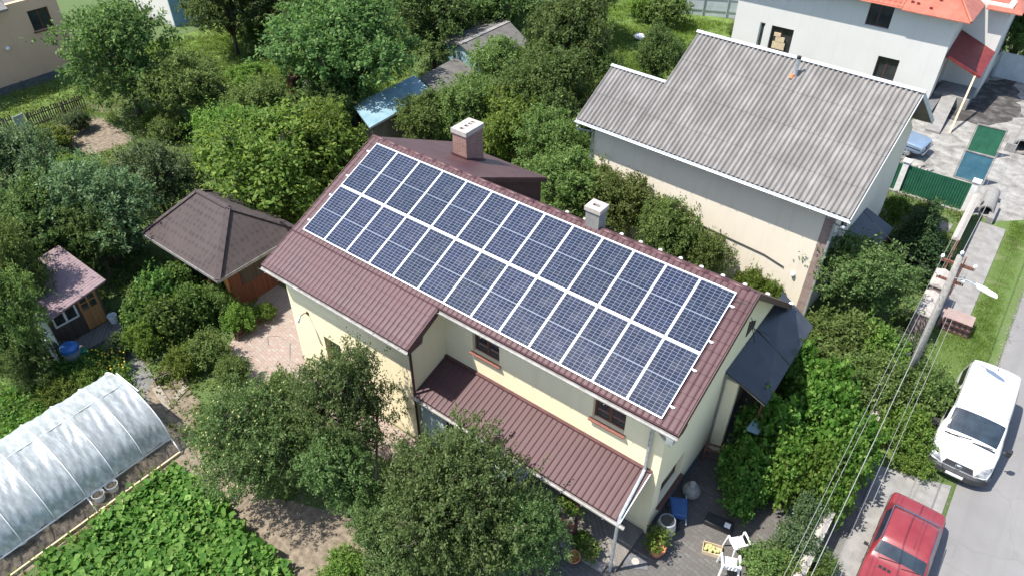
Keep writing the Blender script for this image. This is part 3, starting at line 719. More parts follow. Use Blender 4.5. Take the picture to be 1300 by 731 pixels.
# floodlight on the wing
lp = thing('wall_floodlight', 'round wall floodlight on the cream wall above the patio', 'wall lamp', (.8, -4.85, 3.2))
MB().tube([(.8, -4.85, 3.22), (.8, -5.0, 3.3), (.8, -5.22, 3.28)], .018, 6).box(.74, .86, -4.87, -4.85, 3.14, 3.28).build('bracket', M['darktrim'], lp)
MB().tube([(.8, -5.16, 3.30), (.8, -5.32, 3.12)], [.035, .075], 14).build('lamp_head', M['galv'], lp, smooth=False)
# awning on the gable end
aw = thing('lean_to_roof', 'dark sloping sheet roof fixed to the gable wall of the cream house', 'lean-to', (14.4, 3, 0))
am = MB(); am.prism([(13.8, .83, 3.80), (13.8, 5.5, 3.9), (15.1, 5.46, 3.04), (15.2, 1.08, 2.98)], (0, 0, -.06))
am.build('roof_sheet', M['awn'], aw)
MB().bar((13.82, 3.2, 3.87), (15.16, 3.2, 3.02), .04, .02).build('sheet_seam', M['greyfelt'], aw)
ap = MB()
for q in ((15.05, 1.25), (15.0, 3.2), (14.95, 5.3)): ap.bar((q[0], q[1], 0), (q[0], q[1], 2.98), .07, .07)
ap.bar((15.1, 1.1, 2.9), (15.02, 5.45, 2.95), .06, .1); ap.build('post', M['rust'], aw)
MB().bar((13.82, .92, 3.72), (15.16, 1.12, 2.92), .04, .1).build('edge_board', M['palewood'], aw)
MB().prism([(14.9, .7, 1.95), (15.3, .75, 1.95), (15.35, 1.3, 2.0), (14.95, 1.25, 2.0)], (0, 0, -.03)).build('clear_panel', M['bluesheet'], aw)
er = thing('entrance_railing', 'red-brown entrance railing in the shade under the lean-to roof', 'railing', (14.5, .6, 0))
e = MB()
for z in (.35, .65, .95): e.bar((13.95, .3, z), (15.0, .6, z), .04, .06)
for t in (0, .5, 1): e.bar((13.95+1.05*t, .3+.3*t, 0), (13.95+1.05*t, .3+.3*t, 1.0), .06, .06)
e.build('railing_bars', M['rust'], er)
tag(MB().tube([(14.25, -.1, 7.35), (13.4, -.25, 7.36), (13.2, -.35, 7.32)], .02, 6).build('roof_cable', M['darkwire']), 'black cable lying over the roof end by the top right solar panel', 'cable')
tag(MB().tube([(13.85, 1.9, 5.3), (14.1, 1.8, 4.9), (14.0, 1.5, 4.6), (14.15, 1.9, 4.4), (13.85, 2.4, 4.5), (14.3, 3.0, 4.0)], .014, 5).build('loose_cable', M['darkwire']), 'loose black cable looping from the gable wall above the dark lean-to', 'cable')

# ------------------------------------------------------------------ solar panels
PW, PL = 1.048, 2.064
def make_panel():
    root = bpy.data.objects.new('solar_panel', None); COL.objects.link(root)
    mb = MB(); t = .022; e = .034; z0, z1 = -.035, 0
    mb.box(0, PW, 0, e, z0, z1).box(0, PW, PL-e, PL, z0, z1).box(0, t, e, PL-e, z0, z1).box(PW-t, PW, e, PL-e, z0, z1)
    mb.build('frame', M['whitemetal'], root, local=True)
    c = MB(); c.box(t, PW-t, t, PL-t, -.03, -.004); c.build('cells', M['cells'], root, local=True)
    return root
pan0 = make_panel(); first = True
ordn = ['first', 'second', 'third', 'fourth', 'fifth', 'sixth', 'seventh', 'eighth', 'ninth', 'tenth', 'eleventh', 'twelfth']
for rowi in range(2):
    for k in range(13):
        o = pan0 if first else copy_tree(pan0); first = False
        v = 0.0+PL if rowi == 0 else 4.14
        o.location = (k*1.058, -v*CT, 7.5-v*ST); o.rotation_euler = (TH, 0, 0)
        rn = 'upper' if rowi == 0 else 'lower'
        if k == 6: lab = f'blue solar panel in the middle of the {rn} row, six on each side'
        elif k == 0: lab = f'blue solar panel at the uphill left end of the {rn} row' if rowi == 0 else 'blue solar panel at the left end of the lower row, above wide bare tiles'
        elif k == 12: lab = 'blue solar panel at the right end of the upper row, by the cable' if rowi == 0 else 'blue solar panel at the right end of the lower row, nearest the downpipe'
        elif k < 6: lab = f'blue solar panel, {ordn[k]} from the brick-chimney end of the {rn} row'
        else: lab = f'blue solar panel, {ordn[12-k]} from the dark lean-to end of the {rn} row'
        tag(o, lab, 'solar panel', 'solar panels on the house roof')
rail = MB()
for v in (.42, 1.62, 2.55, 3.72):
    y, z = -v*CT, 7.5-v*ST
    rail.bar((-.16, y+ST*.05, z-CT*.05), (13.88, y+ST*.05, z-CT*.05), .045, .04, up=(0, -ST, CT))
    for x in (-.1, 13.83): rail.box(x-.03, x+.03, y-.03, y+.03, z-.05, z-.01)
rail.build('panel_rail', M['whitemetal'], roof)

# ------------------------------------------------------------------ back house (grey corrugated roof)
YB = math.radians(-2.8)
bh = thing('neighbour_house', 'pale beige house with grey corrugated roof and white ridge boards', 'house', (14.0, 9.5, 0), YB)
# local frame: x to the left is negative, front wall at y=0, ridge at y=4.6
BX0, BX1, BE, BRG = -11.5, .6, -.52, 4.45
BT = math.tan(math.radians(32)); bz = lambda y: 5.38+BT*(y-BE)
cs = MB(); vv = Vector((0, -1, -BT)).normalized(); sine = tuple((t, .5+.5*math.cos(2*math.pi*t)) for t in np.arange(0, 1, .125))
cs.add(*tile_grid((BX0+2.7, BRG, bz(BRG)), (1, 0, 0), vv, BX1-BX0-2.7, (BRG-BE)/abs(vv.y), per=.2, row=1.52, amp=.095, step=.014, shape=sine))
cs.add(*tile_grid((BX0-.05, 2.05, bz(2.05)), (1, 0, 0), vv, 2.74, (2.05-BE)/abs(vv.y), per=.2, row=1.52, amp=.095, step=.014, shape=sine))
vb2 = Vector((0, 1, -BT)).normalized()
cs.add(*tile_grid((BX0+2.7, BRG, bz(BRG)), (1, 0, 0), vb2, BX1-BX0-2.7, 5.6, per=.2, row=1.52, amp=.095, step=.014, shape=sine))
cs.add(*tile_grid((BX0-.05, 2.05, bz(2.05)), (1, 0, 0), vb2, 2.74, 3.0, per=.2, row=1.52, amp=.095, step=.014, shape=sine))
broof = cs.build('roof', M['asbestos'], bh, local=True)
bd = MB()
bd.prism([(BX0+2.72, BE+.02, bz(BE)-.03), (BX1-.02, BE+.02, bz(BE)-.03), (BX1-.02, BRG, bz(BRG)-.03), (BX0+2.72, BRG, bz(BRG)-.03)], (0, 0, -.1))
bd.prism([(BX0, BE+.02, bz(BE)-.03), (BX0+2.7, BE+.02, bz(BE)-.03), (BX0+2.7, 2.05, bz(2.05)-.03), (BX0, 2.05, bz(2.05)-.03)], (0, 0, -.1))
bd.prism([(BX0+2.72, BRG, bz(BRG)-.03), (BX1-.02, BRG, bz(BRG)-.03), (BX1-.02, 9.1, bz(BRG)-.03-BT*(9.1-BRG)), (BX0+2.72, 9.1, bz(BRG)-.03-BT*(9.1-BRG))], (0, 0, -.1))
bd.build('roof_deck', M['greywood'], broof, local=True)
rb = MB()
rb.bar((BX0+2.6, BRG-.06, bz(BRG)+.085), (BX1+.05, BRG-.06, bz(BRG)+.085), .15, .03, up=(0, -.5, 1)); rb.bar((BX0+2.6, BRG+.1, bz(BRG)+.07), (BX1+.05, BRG+.1, bz(BRG)+.07), .15, .03, up=(0, .5, 1))
rb.bar((BX0-.1, 2.0, bz(2.05)+.08), (BX0+2.7, 2.0, bz(2.05)+.08), .15, .03, up=(0, -.4, 1))
rb.build('ridge_board', M['palegrey'], broof, local=True)
fb = MB(); fb.box(BX0-.05, BX1, BE-.06, BE+.015, bz(BE)-.11, bz(BE)-.005)
fb.bar((BX1+.02, BE, bz(BE)-.03), (BX1+.02, BRG, bz(BRG)-.03), .03, .1); fb.bar((BX1+.02, BRG, bz(BRG)-.05), (BX1+.02, 9.1, bz(BRG)-.05-BT*(9.1-BRG)), .03, .2)
fb.bar((BX0-.07, BE, bz(BE)-.03), (BX0-.07, 2.05, bz(2.05)-.03), .03, .1)
fb.build('fascia', M['palegrey'], bh, local=True)
gt = gutter(BX0-.1, BX1+.05, BE-.130, bz(BE)-.03); gt.build('gutter', M['galv'], bh, local=True)
bw = MB(); hb = [(1.2, 2.3, 3.3, 4.4), (3.6, 4.7, 1.0, 2.3)]
bw.box(BX0+.6, -.35, 0, .25, 0, 5.55); bw.box(BX0+.6, BX0+.85, .25, 4, 0, 5.5)
holed_wall(bw, 'y', -.25, 0, .25, 8.7, 0, 5.2, hb)
bw.prism([(-.25, .25, 5.2), (-.25, 8.7, 5.2), (-.25, BRG, bz(BRG)-.2)], (.25, 0, 0))
bw.prism([(BX0+2.8, BRG-2.6, 5.2), (BX0+2.8, BRG+2.6, 5.2), (BX0+2.8, BRG, bz(BRG)-.2)], (.2, 0, 0)); bw.box(BX0+.8, -.25, 8.45, 8.7, 0, 5.2)
bw.build('wall', M['backwall'], bh, local=True)
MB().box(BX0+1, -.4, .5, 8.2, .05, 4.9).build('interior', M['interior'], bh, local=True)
MB().box(-.35, .012, -.012, .25, 0, 5.3).build('corner_pilaster', M['wallbrick'], bh, local=True)
for h in hb: 
    wv = window(bh, 'y', 14.0, 1, h[0]+9.5, h[1]+9.5, h[2], h[3], M['brownwin'])
bp_ = MB(); bp_.tube([(BX1-.1, BE-.16, 5.1), (BX1-.25, BE+.1, 4.9), (.06, -.08, 4.75), (.06, -.08, .1)], .055, 8); bp_.build('downpipe', M['galv'], bh, local=True)
bp_ = MB(); bp_.tube([(BX0+.1, BE-.16, 5.2), (BX0+.1, BE-.1, 5.0), (BX0+.55, -.07, 4.8), (BX0+.55, -.07, .1)], .05, 8); bp_.build('downpipe', M['galv'], bh, local=True)
MB().tube([(-5.2, -.03, 2.35), (-2.2, -.03, 2.2), (-1.3, -.03, 2.0)], .025, 6).build('wall_cable', M['darkwire'], bh, local=True)
MB().ball((-.85, -.05, 1.85), .09, 8).build('wall_lamp', M['porcelain'], bh, local=True)
fp = MB(); yf = 3.75; fp.tube([(-4.05, yf, bz(yf)-.1), (-4.05, yf, bz(yf)+.75)], .085, 12); flp = fp.build('flue_pipe', M['galv'], broof, local=True)
fp = MB(); fp.tube([(-4.05, yf, bz(yf)+.751), (-4.05, yf, bz(yf)+.85)], .09, 12); fp.build('flue_rim', M['black'], flp, local=True)
fp = MB(); fp.tube([(-4.13, yf-.1, bz(yf-.1)+.02), (-4.1, yf-.05, bz(yf)+.12)], [.12, .1], 9); fp.build('flue_collar', M['terracotta'], flp, local=True)
for (a, b, z, w) in ((2.4, 5.0, 2.55, 1.3),):
    q = MB(); q.prism([(.02, a, z+.35), (.02, b, z+.35), (w, b, z-.15), (w, a, z-.15)], (0, 0, -.05)); q.build('door_canopy', M['awn'], bh, local=True)
    q = MB(); q.bar((w-.08, a+.1, 0), (w-.08, a+.1, z-.15), .07, .07); q.bar((w-.08, b-.1, 0), (w-.08, b-.1, z-.15), .07, .07); q.build('canopy_post', M['rust'], bh, local=True)
MB().box(.02, 1.5, 2.6, 4.9, 0, .35).box(1.5, 1.9, 2.8, 4.7, 0, .18).build('door_step', M['greyconc'], bh, local=True)

# ------------------------------------------------------------------ unfinished house with orange roof
oh = thing('unfinished_house', 'white plastered unfinished house with orange tiled roof and empty windows', 'house', (13.03, 33.3, 0))
ow = MB(); oholes = [(8.1, 9.52, 4.05, 5.45), (9.47, 10.75, .8, 2.42), (2.5, 4.0, 1.05, 2.77), (1.7, 2.05, 1.15, 2.8)]
holed_wall(ow, 'x', 33.3, 33.6, -.1, 13.03, -.05, 5.75, oholes)
holed_wall(ow, 'y', 12.73, 13.03, 33.6, 36.5, -.05, 5.75, [(34.4, 36.2, .3, 2.5)])
ow.box(13.03, 15.2, 36.5, 36.8, -.05, 5.75); ow.box(14.9, 15.2, 36.8, 43, -.05, 5.75); ow.box(-.1, .2, 33.6, 43, -.05, 5.75)
ow.build('wall', M['whitewall'], oh)
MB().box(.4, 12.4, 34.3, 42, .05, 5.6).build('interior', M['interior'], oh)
for h in oholes[:3]: window(oh, 'x', 33.3, -1, *h, M['darktrim'], depth=.18, mull=(.45,))
window(oh, 'x', 33.3, -1, *oholes[3], M['whitep'], depth=.1, mull=())
q = MB(); q.box(2.75, 3.6, 33.34, 33.4, 1.3, 1.75).box(2.9, 3.5, 33.34, 33.42, 1.78, 2.1).box(2.75, 3.2, 33.34, 33.41, 2.12, 2.35); q.build('stacked_boards', M['palewood'], oh)
rfm = MB()
def tri_tile(a, b, c, d): 
    rfm.prism([a, b, c, d], (0, 0, -.06))
e0, e1 = 5.62, 9.4
rfm.add(*tile_grid((-1, 38.2, 8.0), (1, 0, 0), (0, -5.6, -2.45), 11.0, 6.1, per=.3, row=.35, amp=.03, step=.02))
rfm.build('roof', M['orange'], oh)
rfm = MB(); rfm.prism([(13.75, 32.6, 5.55), (13.75, 43.8, 5.55), (10.0, 38.2, 8.0)], (0, 0, -.05)); rfm.prism([(10.0, 32.6, 5.55), (13.75, 32.6, 5.55), (10.0, 38.2, 8.0)], (0, 0, -.05))
rfm.prism([(13.9, 35.9, 5.55), (15.8, 35.9, 5.55), (15.8, 43.8, 5.55), (13.9, 43.8, 6.4)], (0, 0, -.05)); rfm.build('hip_roof', M['orange'], oh)
hk = MB(); rng = random.Random(4)
for i in range(22): x = rng.uniform(3, 12.5); yy = rng.uniform(32.9, 34.4); hk.box(x, x+.16, yy, yy+.08, 5.55+(yy-32.6)*.43, 5.55+(yy-32.6)*.43+.13)
hk.build('snow_guard', M['redmetal'], oh)
rfm = MB(); rfm.tube([(13.75, 32.6, 5.62), (10, 38.2, 8.07)], .07, 8); rfm.build('hip_cap', M['orange'], oh)
cn = MB(); cn.prism([(13.06, 33.55, 3.30), (15.2, 33.75, 2.42), (15.25, 36.48, 3.05), (13.06, 36.48, 3.93)], (0, 0, -.05)); cn.bar((13.06, 33.52, 3.24), (15.2, 33.72, 2.36), .05, .16); cn.build('entrance_canopy', M['redmetal'], oh)
MB().bar((14.9, 33.8, 2.45), (15.05, 30.5, 0), .1, .1).build('timber_prop', M['palewood'], oh)
MB().box(13.1, 15.1, 34.3, 36.45, 0, .7).build('entrance_landing', M['concrete'], oh)
MB().prism([(13.6, 34.3, .68), (14.4, 34.3, .68), (14.6, 30.0, .15), (13.8, 30.0, .15)], (0, 0, -.15)).build('entrance_ramp', M['concrete'], oh)
MB().box(12.9, 13.6, 31.2, 34, .01, .5).build('foundation_trench', M['darkstone'], oh)

# ------------------------------------------------------------------ houses and sheds on the left and behind
tn = thing('tan_house', 'tan plastered house with a dark window, cut by the upper left corner', 'house', (-33.8, -2, 0))
tw = MB(); holed_wall(tw, 'y', -34.1, -33.8, -9, 4.6, .45, 5.0, [(2.65, 3.93, 3.05, 4.33)]); tw.box(-42, -34.1, 4.3, 4.6, .45, 5.0); tw.build('wall', M['tanwall'], tn)
MB().box(-42, -33.72, -9.1, 4.7, -.02, .45).build('plinth', M['darkstone'], tn)
window(tn, 'y', -33.8, 1, 2.65, 3.93, 3.05, 4.33, M['brownwin'], sillm=M['brownwin'], depth=.12)
tr_ = MB(); tr_.prism([(-33.2, -9.5, 4.95), (-33.2, 1.5, 4.95), (-38, 1.5, 7.4), (-38, -9.5, 7.4)], (0, 0, -.12)); tr_.prism([(-33.8, -9.5, 4.9), (-34, 4.9, 4.9), (-38.5, 0, 7.2), (-38.5, -9.5, 7.2)], (0, 0, -.12)); tr_.build('roof', M['asbestos'], tn)
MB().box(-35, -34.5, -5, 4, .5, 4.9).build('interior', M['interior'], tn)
tag(MB().ball((-33.72, .75, 2.6), .13, 8).build('wall_light', M['porcelain']), 'small white globe light on the tan house wall', 'wall lamp')

wb = thing('white_outbuilding', 'small white and pale blue building behind the dark trees', 'outbuilding', (-36, 14, 0))
MB().box(-41, -35.7, 12.9, 17.5, 0, 3.0).build('wall', M['whitewall'], wb)
MB().box(-35.69, -35.6, 12.9, 17.4, 0, 3.0).build('side_cladding', M['bluesheet'], wb)
MB().prism([(-41.3, 12.6, 2.95), (-35.4, 12.6, 2.95), (-35.4, 17.8, 3.5), (-41.3, 17.8, 3.5)], (0, 0, .1)).build('roof', M['greyfelt'], wb)

bs = thing('blue_roofed_shed', 'low shed with pale blue sheet roof among the trees', 'shed', (-9.8, 10, 0))
MB().prism([(-11.0, 8.3, 2.55), (-8.6, 7.2, 2.4), (-8.9, 12.4, 2.4), (-11.0, 13.2, 2.55)], (0, 0, .06)).build('roof', M['bluesheet'], bs)
MB().box(-10.7, -8.95, 8.5, 12.3, 0, 2.38).build('wall', M['greywood'], bs)
MB().bar((-8.57, 7.2, 2.36), (-8.87, 12.4, 2.36), .03, .1).build('edge_board', M['greyfelt'], bs)
gs = thing('felt_roofed_shed', 'grey felt-roofed shed with pale blue gable behind the brick chimney', 'shed', (-11, 19, 0))
GA, GB, GC, GD = P(557, 47, 3.0), P(612, 76, 3.0), P(673, 50, 3.0), P(622, 15, 3.0)
rid1 = ((GA[0]+GB[0])/2, (GA[1]+GB[1])/2); rid2 = ((GC[0]+GD[0])/2, (GC[1]+GD[1])/2)
MB().prism([(GA[0], GA[1], 2.75), (rid1[0], rid1[1], 3.25), (rid2[0], rid2[1], 3.25), (GD[0], GD[1], 2.75)], (0, 0, -.08)).prism([(GB[0], GB[1], 2.75), (rid1[0], rid1[1], 3.25), (rid2[0], rid2[1], 3.25), (GC[0], GC[1], 2.75)], (0, 0, -.08)).build('roof', M['greyfelt'], gs)
MB().bar((rid1[0], rid1[1], 3.26), (rid2[0], rid2[1], 3.26), .3, .03).build('ridge_strip', M['concrete'], gs)
def lerp2(a, b, t): return (a[0]+(b[0]-a[0])*t, a[1]+(b[1]-a[1])*t)
c0 = ((GA[0]+GC[0])/2, (GA[1]+GC[1])/2); ins = [lerp2(q, c0, .1) for q in (GA, GB, GC, GD)]
MB().prism([(q[0], q[1], 0) for q in ins], (0, 0, 2.68)).prism([(ins[0][0], ins[0][1], 2.68), (ins[1][0], ins[1][1], 2.68), ((ins[0][0]+ins[1][0])/2, (ins[0][1]+ins[1][1])/2, 3.15)], (.1, .1, 0)).build('wall', M['bluesheet'], gs)
ls = thing('low_lean_to', 'low grey lean-to roof between the blue and felt roofed sheds', 'lean-to', (-10, 15, 0))
MB().prism([(-11.2, 13.6, 2.2), (-8.8, 13.0, 2.05), (-8.9, 16.6, 2.05), (-11.4, 17.3, 2.2)], (0, 0, .06)).build('roof', M['greyfelt'], ls)
MB().box(-11, -9, 14, 16.4, 0, 2.04).build('wall', M['greywood'], ls)
rs = thing('old_shed', 'old shed with grey ribbed roof half hidden under bright trees', 'shed', (-16, 9.5, 0))
RA = P(395, 118, 2.0); MB().add(*tile_grid((RA[0]-1.2, RA[1]+1.6, 2.3), (1, 0, 0), (0, -1, -.25), 3.2, 2.8, per=.2, row=0, amp=.05, shape=sine)).build('roof', M['asbestos'], rs)
MB().box(RA[0]-1, RA[0]+1.8, RA[1]-.8, RA[1]+1.5, 0, 1.6).build('wall', M['greywood'], rs)
pcx = P(376, 122, 2.0); st = thing('brown_flue', 'square brown metal flue standing among bright green trees', 'chimney', (pcx[0], pcx[1], 0))
MB().box(pcx[0]-.32, pcx[0]+.32, pcx[1]-.32, pcx[1]+.32, 0, 3.1).build('shaft', M['rust'], st)
MB().box(pcx[0]-.36, pcx[0]+.36, pcx[1]-.36, pcx[1]+.36, 3.1, 3.2).build('rim', M['rust'], st)

# gazebo
gz = thing('gazebo', 'square brown wooden gazebo with hipped bitumen shingle roof', 'gazebo', (-6.9, -3, 0))
gx0, gx1, gy0, gy1, ge, gr = -9.3, -4.15, -5.22, -1.0, 2.5, 4.05
r0, r1 = (-7.85, -3.1), (-5.8, -3.1)
sides = [((gx0, gy0), (gx1, gy0), r1, r0), ((gx1, gy0), (gx1, gy1), r1), ((gx1, gy1), (gx0, gy1), r0, r1), ((gx0, gy1), (gx0, gy0), r0)]
gm = MB()
for s_ in sides: gm.prism([(x, y, ge if i < 2 else gr) for i, (x, y) in enumerate(s_)], (0, 0, -.06))
groof = gm.build('roof', M['shingle'], gz)
hp = MB()
for a, b in (((gx0, gy0), r0), ((gx1, gy0), r1), ((gx1, gy1), r1), ((gx0, gy1), r0)): hp.bar((a[0], a[1], ge+.015), (b[0], b[1], gr+.015), .24, .025)
hp.bar((r0[0], r0[1], gr+.02), (r1[0], r1[1], gr+.02), .24, .025); hp.build('hip_cap', M['shingle'], groof)
dg = MB(); dg.box(gx0, gx1, gy0-.03, gy0, ge-.16, ge-.02).box(gx1, gx1+.03, gy0, gy1, ge-.16, ge-.02).box(gx0-.03, gx0, gy0, gy1, ge-.16, ge-.02); dg.build('fascia', M['gutter'], groof)
gw = MB(); ix0, ix1, iy0, iy1 = gx0+.75, gx1-.75, gy0+.65, gy1-.5
gw.box(ix0, ix1, iy0, iy0+.06, 0, 1.0).box(ix1-.06, ix1, iy0+.06, iy1, 0, 2.3).box(ix0, ix0+.06, iy0+.06, iy1, 0, 2.3).box(ix0, ix1, iy1-.06, iy1, 0, 2.3)
gw.build('board_wall', M['redwood'], gz)
gp = MB()
for x in np.linspace(ix0, ix1, 4): gp.box(x-.06, x+.06, iy0-.03, iy0+.09, 0, 2.45)
gp.box(ix0, ix1, iy0-.02, iy0+.07, 2.25, 2.42); gp.build('post', M['orangewood'], gz)
MB().box(ix0+.1, ix1-.1, iy0+.15, iy1-.1, .02, .12).build('floor', M['greywood'], gz)
wg = MB()
for y in (iy0+.7,): wg.box(ix1, ix1+.03, y, y+1.4, 1.0, 1.9)
wg.build('shutter', M['darkwood'], gz)

# garden shed
sh = thing('garden_shed', 'small garden shed with dusty pink metal roof and wooden door', 'shed', (-9.2, -9, 0))
MB().add(*tile_grid((-7.75, -7.75, 2.35), (-1, -.04, .12), (.08, -1, -.10), 3.1, 2.55, per=.14, row=.0, amp=.012, shape=((0, 0), (.15, 1), (.5, 1), (.65, 0)))).prism([(-7.77, -7.8, 2.32), (-7.58, -10.25, 2.07), (-10.6, -10.35, 2.4), (-10.8, -7.9, 2.65)], (0, 0, -.06)).build('roof', mat('dusty_pink_metal', (.155, .105, .112), (.20, .142, .148), 3, .55), sh)
sw = MB(); holed_wall(sw, 'y', -8.5, -8.4, -10.05, -8.0, .15, 2.1, [(-9.9, -8.95, 1.0, 1.75), (-8.85, -8.1, .2, 2.0)])
sw.build('front_wall', M['darkwood'], sh)
MB().box(-10.5, -8.5, -8.1, -8.0, .15, 2.2).box(-10.5, -10.4, -10.05, -8.1, .15, 2.3).box(-10.5, -8.5, -10.05, -9.95, .15, 2.1).build('side_wall', M['greyblue'], sh)
window(sh, 'y', -8.4, 1, -9.9, -8.95, 1.0, 1.75, M['whitep'], depth=.0)
dr = MB().box(-8.46, -8.37, -8.85, -8.1, .2, 2.0).build('door', M['orangewood'], sh)
q = MB()
for i in range(2):
    for j in range(2): q.box(-8.369, -8.36, -8.77+i*.32, -8.52+i*.32, 1.15+j*.36, 1.45+j*.36)
q.build('door_pane', M['glass'], dr)
MB().box(-8.37, -7.45, -10.1, -7.9, 0, .16).build('deck', M['greywood'], sh)
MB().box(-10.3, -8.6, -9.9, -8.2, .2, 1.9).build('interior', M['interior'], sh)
fr = thing('old_window_frame', 'white window frame leaning at the corner of the pink-roofed shed', 'window frame', (-8.3, -10.4, 0))
q = MB(); q.bar((-8.0, -10.3, .05), (-8.6, -10.35, 1.9), .05, .05); q.bar((-7.75, -10.5, .05), (-8.35, -10.55, 1.9), .05, .05)
for t in (.1, .5, .95): q.bar((-8.0-.6*t, -10.3-.05*t, .05+1.85*t), (-7.75-.6*t, -10.5-.05*t, .05+1.85*t), .05, .05)
q.build('frame', M['whitep'], fr)
tb = thing('rain_barrel', 'grey barrel covered with blue sheet beside the pink-roofed shed', 'barrel', (-7.7, -10.3, 0))
bx_, by_ = P(88, 442, .6); tb.location = (bx_, by_, 0)
MB().lathe((0, 0, 0), [(.26, 0), (.31, .35), (.27, .7)], 18).build('barrel_body', M['galv'], tb, local=True)
q = MB(); q.lathe((0, 0, .7), [(.34, -.15), (.33, .0), (.22, .1), (.02, .13)], 18); q.build('cover', M['bluetarp'], tb, local=True)
bk = thing('white_bucket', 'white bucket beside the wooden shed door', 'bucket', (*P(144, 405, .3), .16))
MB().lathe((0, 0, 0), [(.14, 0), (.19, .36), (.17, .36), (.125, .03)], 16).build('bucket_body', M['plast'], bk, local=True)
MB().tube([(-.18, 0, .34), (-.1, 0, .46), (.1, 0, .46), (.18, 0, .34)], .008, 5).build('handle', M['galv'], bk, local=True)
wc = thing('watering_can', 'green watering can on the shed path', 'watering can', (*P(108, 447, .1), 0))
MB().lathe((0, 0, 0), [(.12, 0), (.13, .22), (.06, .26)], 14).build('can_body', M['greenplast'], wc, local=True)
MB().tube([(.1, 0, .06), (.34, 0, .26)], [.025, .018], 7).lathe((.35, 0, .25), [(.02, 0), (.05, .05)], 8).build('spout', M['greenplast'], wc, local=True)
MB().tube([(-.1, 0, .2), (-.18, 0, .28), (-.05, 0, .36), (.06, 0, .26)], .012, 6).build('handle', M['greenplast'], wc, local=True)

# ------------------------------------------------------------------ greenhouse
gh = thing('greenhouse', 'long arched greenhouse of white hoops under milky plastic film', 'greenhouse', (-2.75, -14, 0))
GX0, GX1, GY0, GY1, GHT = -4.45, -.62, -19.5, -10.15, 2.05
def hoop(t, y=0, amp=0.0):   # t 0..1 from left foot to right edge
    a = math.pi*(1-t); cx, hw = (GX0+GX1)/2, (GX1-GX0)/2
    return cx+hw*math.cos(a)*(1+.05*math.sin(2*a)**2), .55+(GHT-.55)*math.sin(a)
nu, nv = 56, 150; rng = np.random.default_rng(3); vs = []; fs = []
for j in range(nv+1):
    y = GY0+(GY1-GY0)*j/nv
    for i in range(nu+1):
        t = i/nu; x, z = hoop(t)
        bay = abs(((GY1-y)/.98) % 1-.5)*2             # 1 at hoops, 0 between
        sag = -.05*(1-bay**2)+.013*math.sin(y*23+t*31+2.2*math.sin(t*9+y*2.5))*(1-bay**3)
        fx, fz = x-(GX0+GX1)/2, z-.6; nrm = math.hypot(fx, fz)+1e-6
        drop = .05*math.sin(y*5.1)+.03*math.sin(y*13) if i in (nu,) else 0
        vs.append((x+fx/nrm*sag, y, z+fz/nrm*sag+drop))
for j in range(nv):
    for i in range(nu): fs.append((j*(nu+1)+i, j*(nu+1)+i+1, (j+1)*(nu+1)+i+1, (j+1)*(nu+1)+i))
f_ = MB(); f_.add(vs, fs); f_.build('film', M['film'], gh, smooth=True)
hr = MB()
for k in range(10):
    y = GY1-.02-.98*k
    pts = [(GX0-.02, y, 0)]+[(x, y, z+.014) for x, z in [hoop(i/18) for i in range(19)]]
    hr.tube(pts, .017, 6)
    if k % 3 == 0: MB().tube([(GX1+.0, y, .58), (GX1+.42, y, .0)], .022, 6).build('leg', M['whitep'], gh, smooth=True)
hr.tube([(GX1, GY0, .57), (GX1, GY1, .57)], .025, 6); hr.tube([((GX0+GX1)/2, GY0, GHT-.03), ((GX0+GX1)/2, GY1, GHT-.03)], .016, 6)
hr.build('hoop_frame', M['whitep'], gh, smooth=True)
q = MB(); q.box(GX1+.3, GX1+.36, GY0, GY1, 0, .12); q.build('bed_edging', M['palewood'], gh)
q = MB(); y = GY1+.1; q.box(-3.5, -3.44, y, y+.05, 0, 1.75).box(-2.2, -2.14, y, y+.05, 0, 1.75).box(-3.5, -2.14, y, y+.05, 1.7, 1.76).box(-3.5, -2.14, y, y+.05, .7, .75)
q.build('door_frame', M['whitep'], gh)
q = MB(); q.box(-3.44, -2.2, y+.02, y+.03, .05, 1.7); q.build('door_film', M['film'], gh)
for i, (px, py, lb) in enumerate(((125, 628, 'white plastic bucket of soil under the greenhouse film, nearer the camera'), (142, 616, 'white plastic bucket of soil under the greenhouse film, farther along'))):
    x, y = P(px, py, .2); b = thing('planting_bucket', lb, 'bucket', (x, y, 0), 0, 'buckets under the greenhouse film')
    MB().lathe((0, 0, 0), [(.15, 0), (.2, .28), (.18, .28), (.16, .2)], 16).build('bucket_body', M['plast'], b, local=True)
    MB().lathe((0, 0, .19), [(.165, 0), (.165, .012)], 16).build('soil_fill', M['soil'], b, local=True)
pb = thing('timber_batten', 'pale timber batten lying along the soil bed beside the greenhouse', 'timber'); 
a, b_ = P(118, 662, .05), P(172, 622, .05); pb.location = (a[0], a[1], 0); MB().bar((a[0]+.05, a[1], .04), (b_[0]+.05, b_[1], .04), .06, .05).build('batten', M['palewood'], pb)

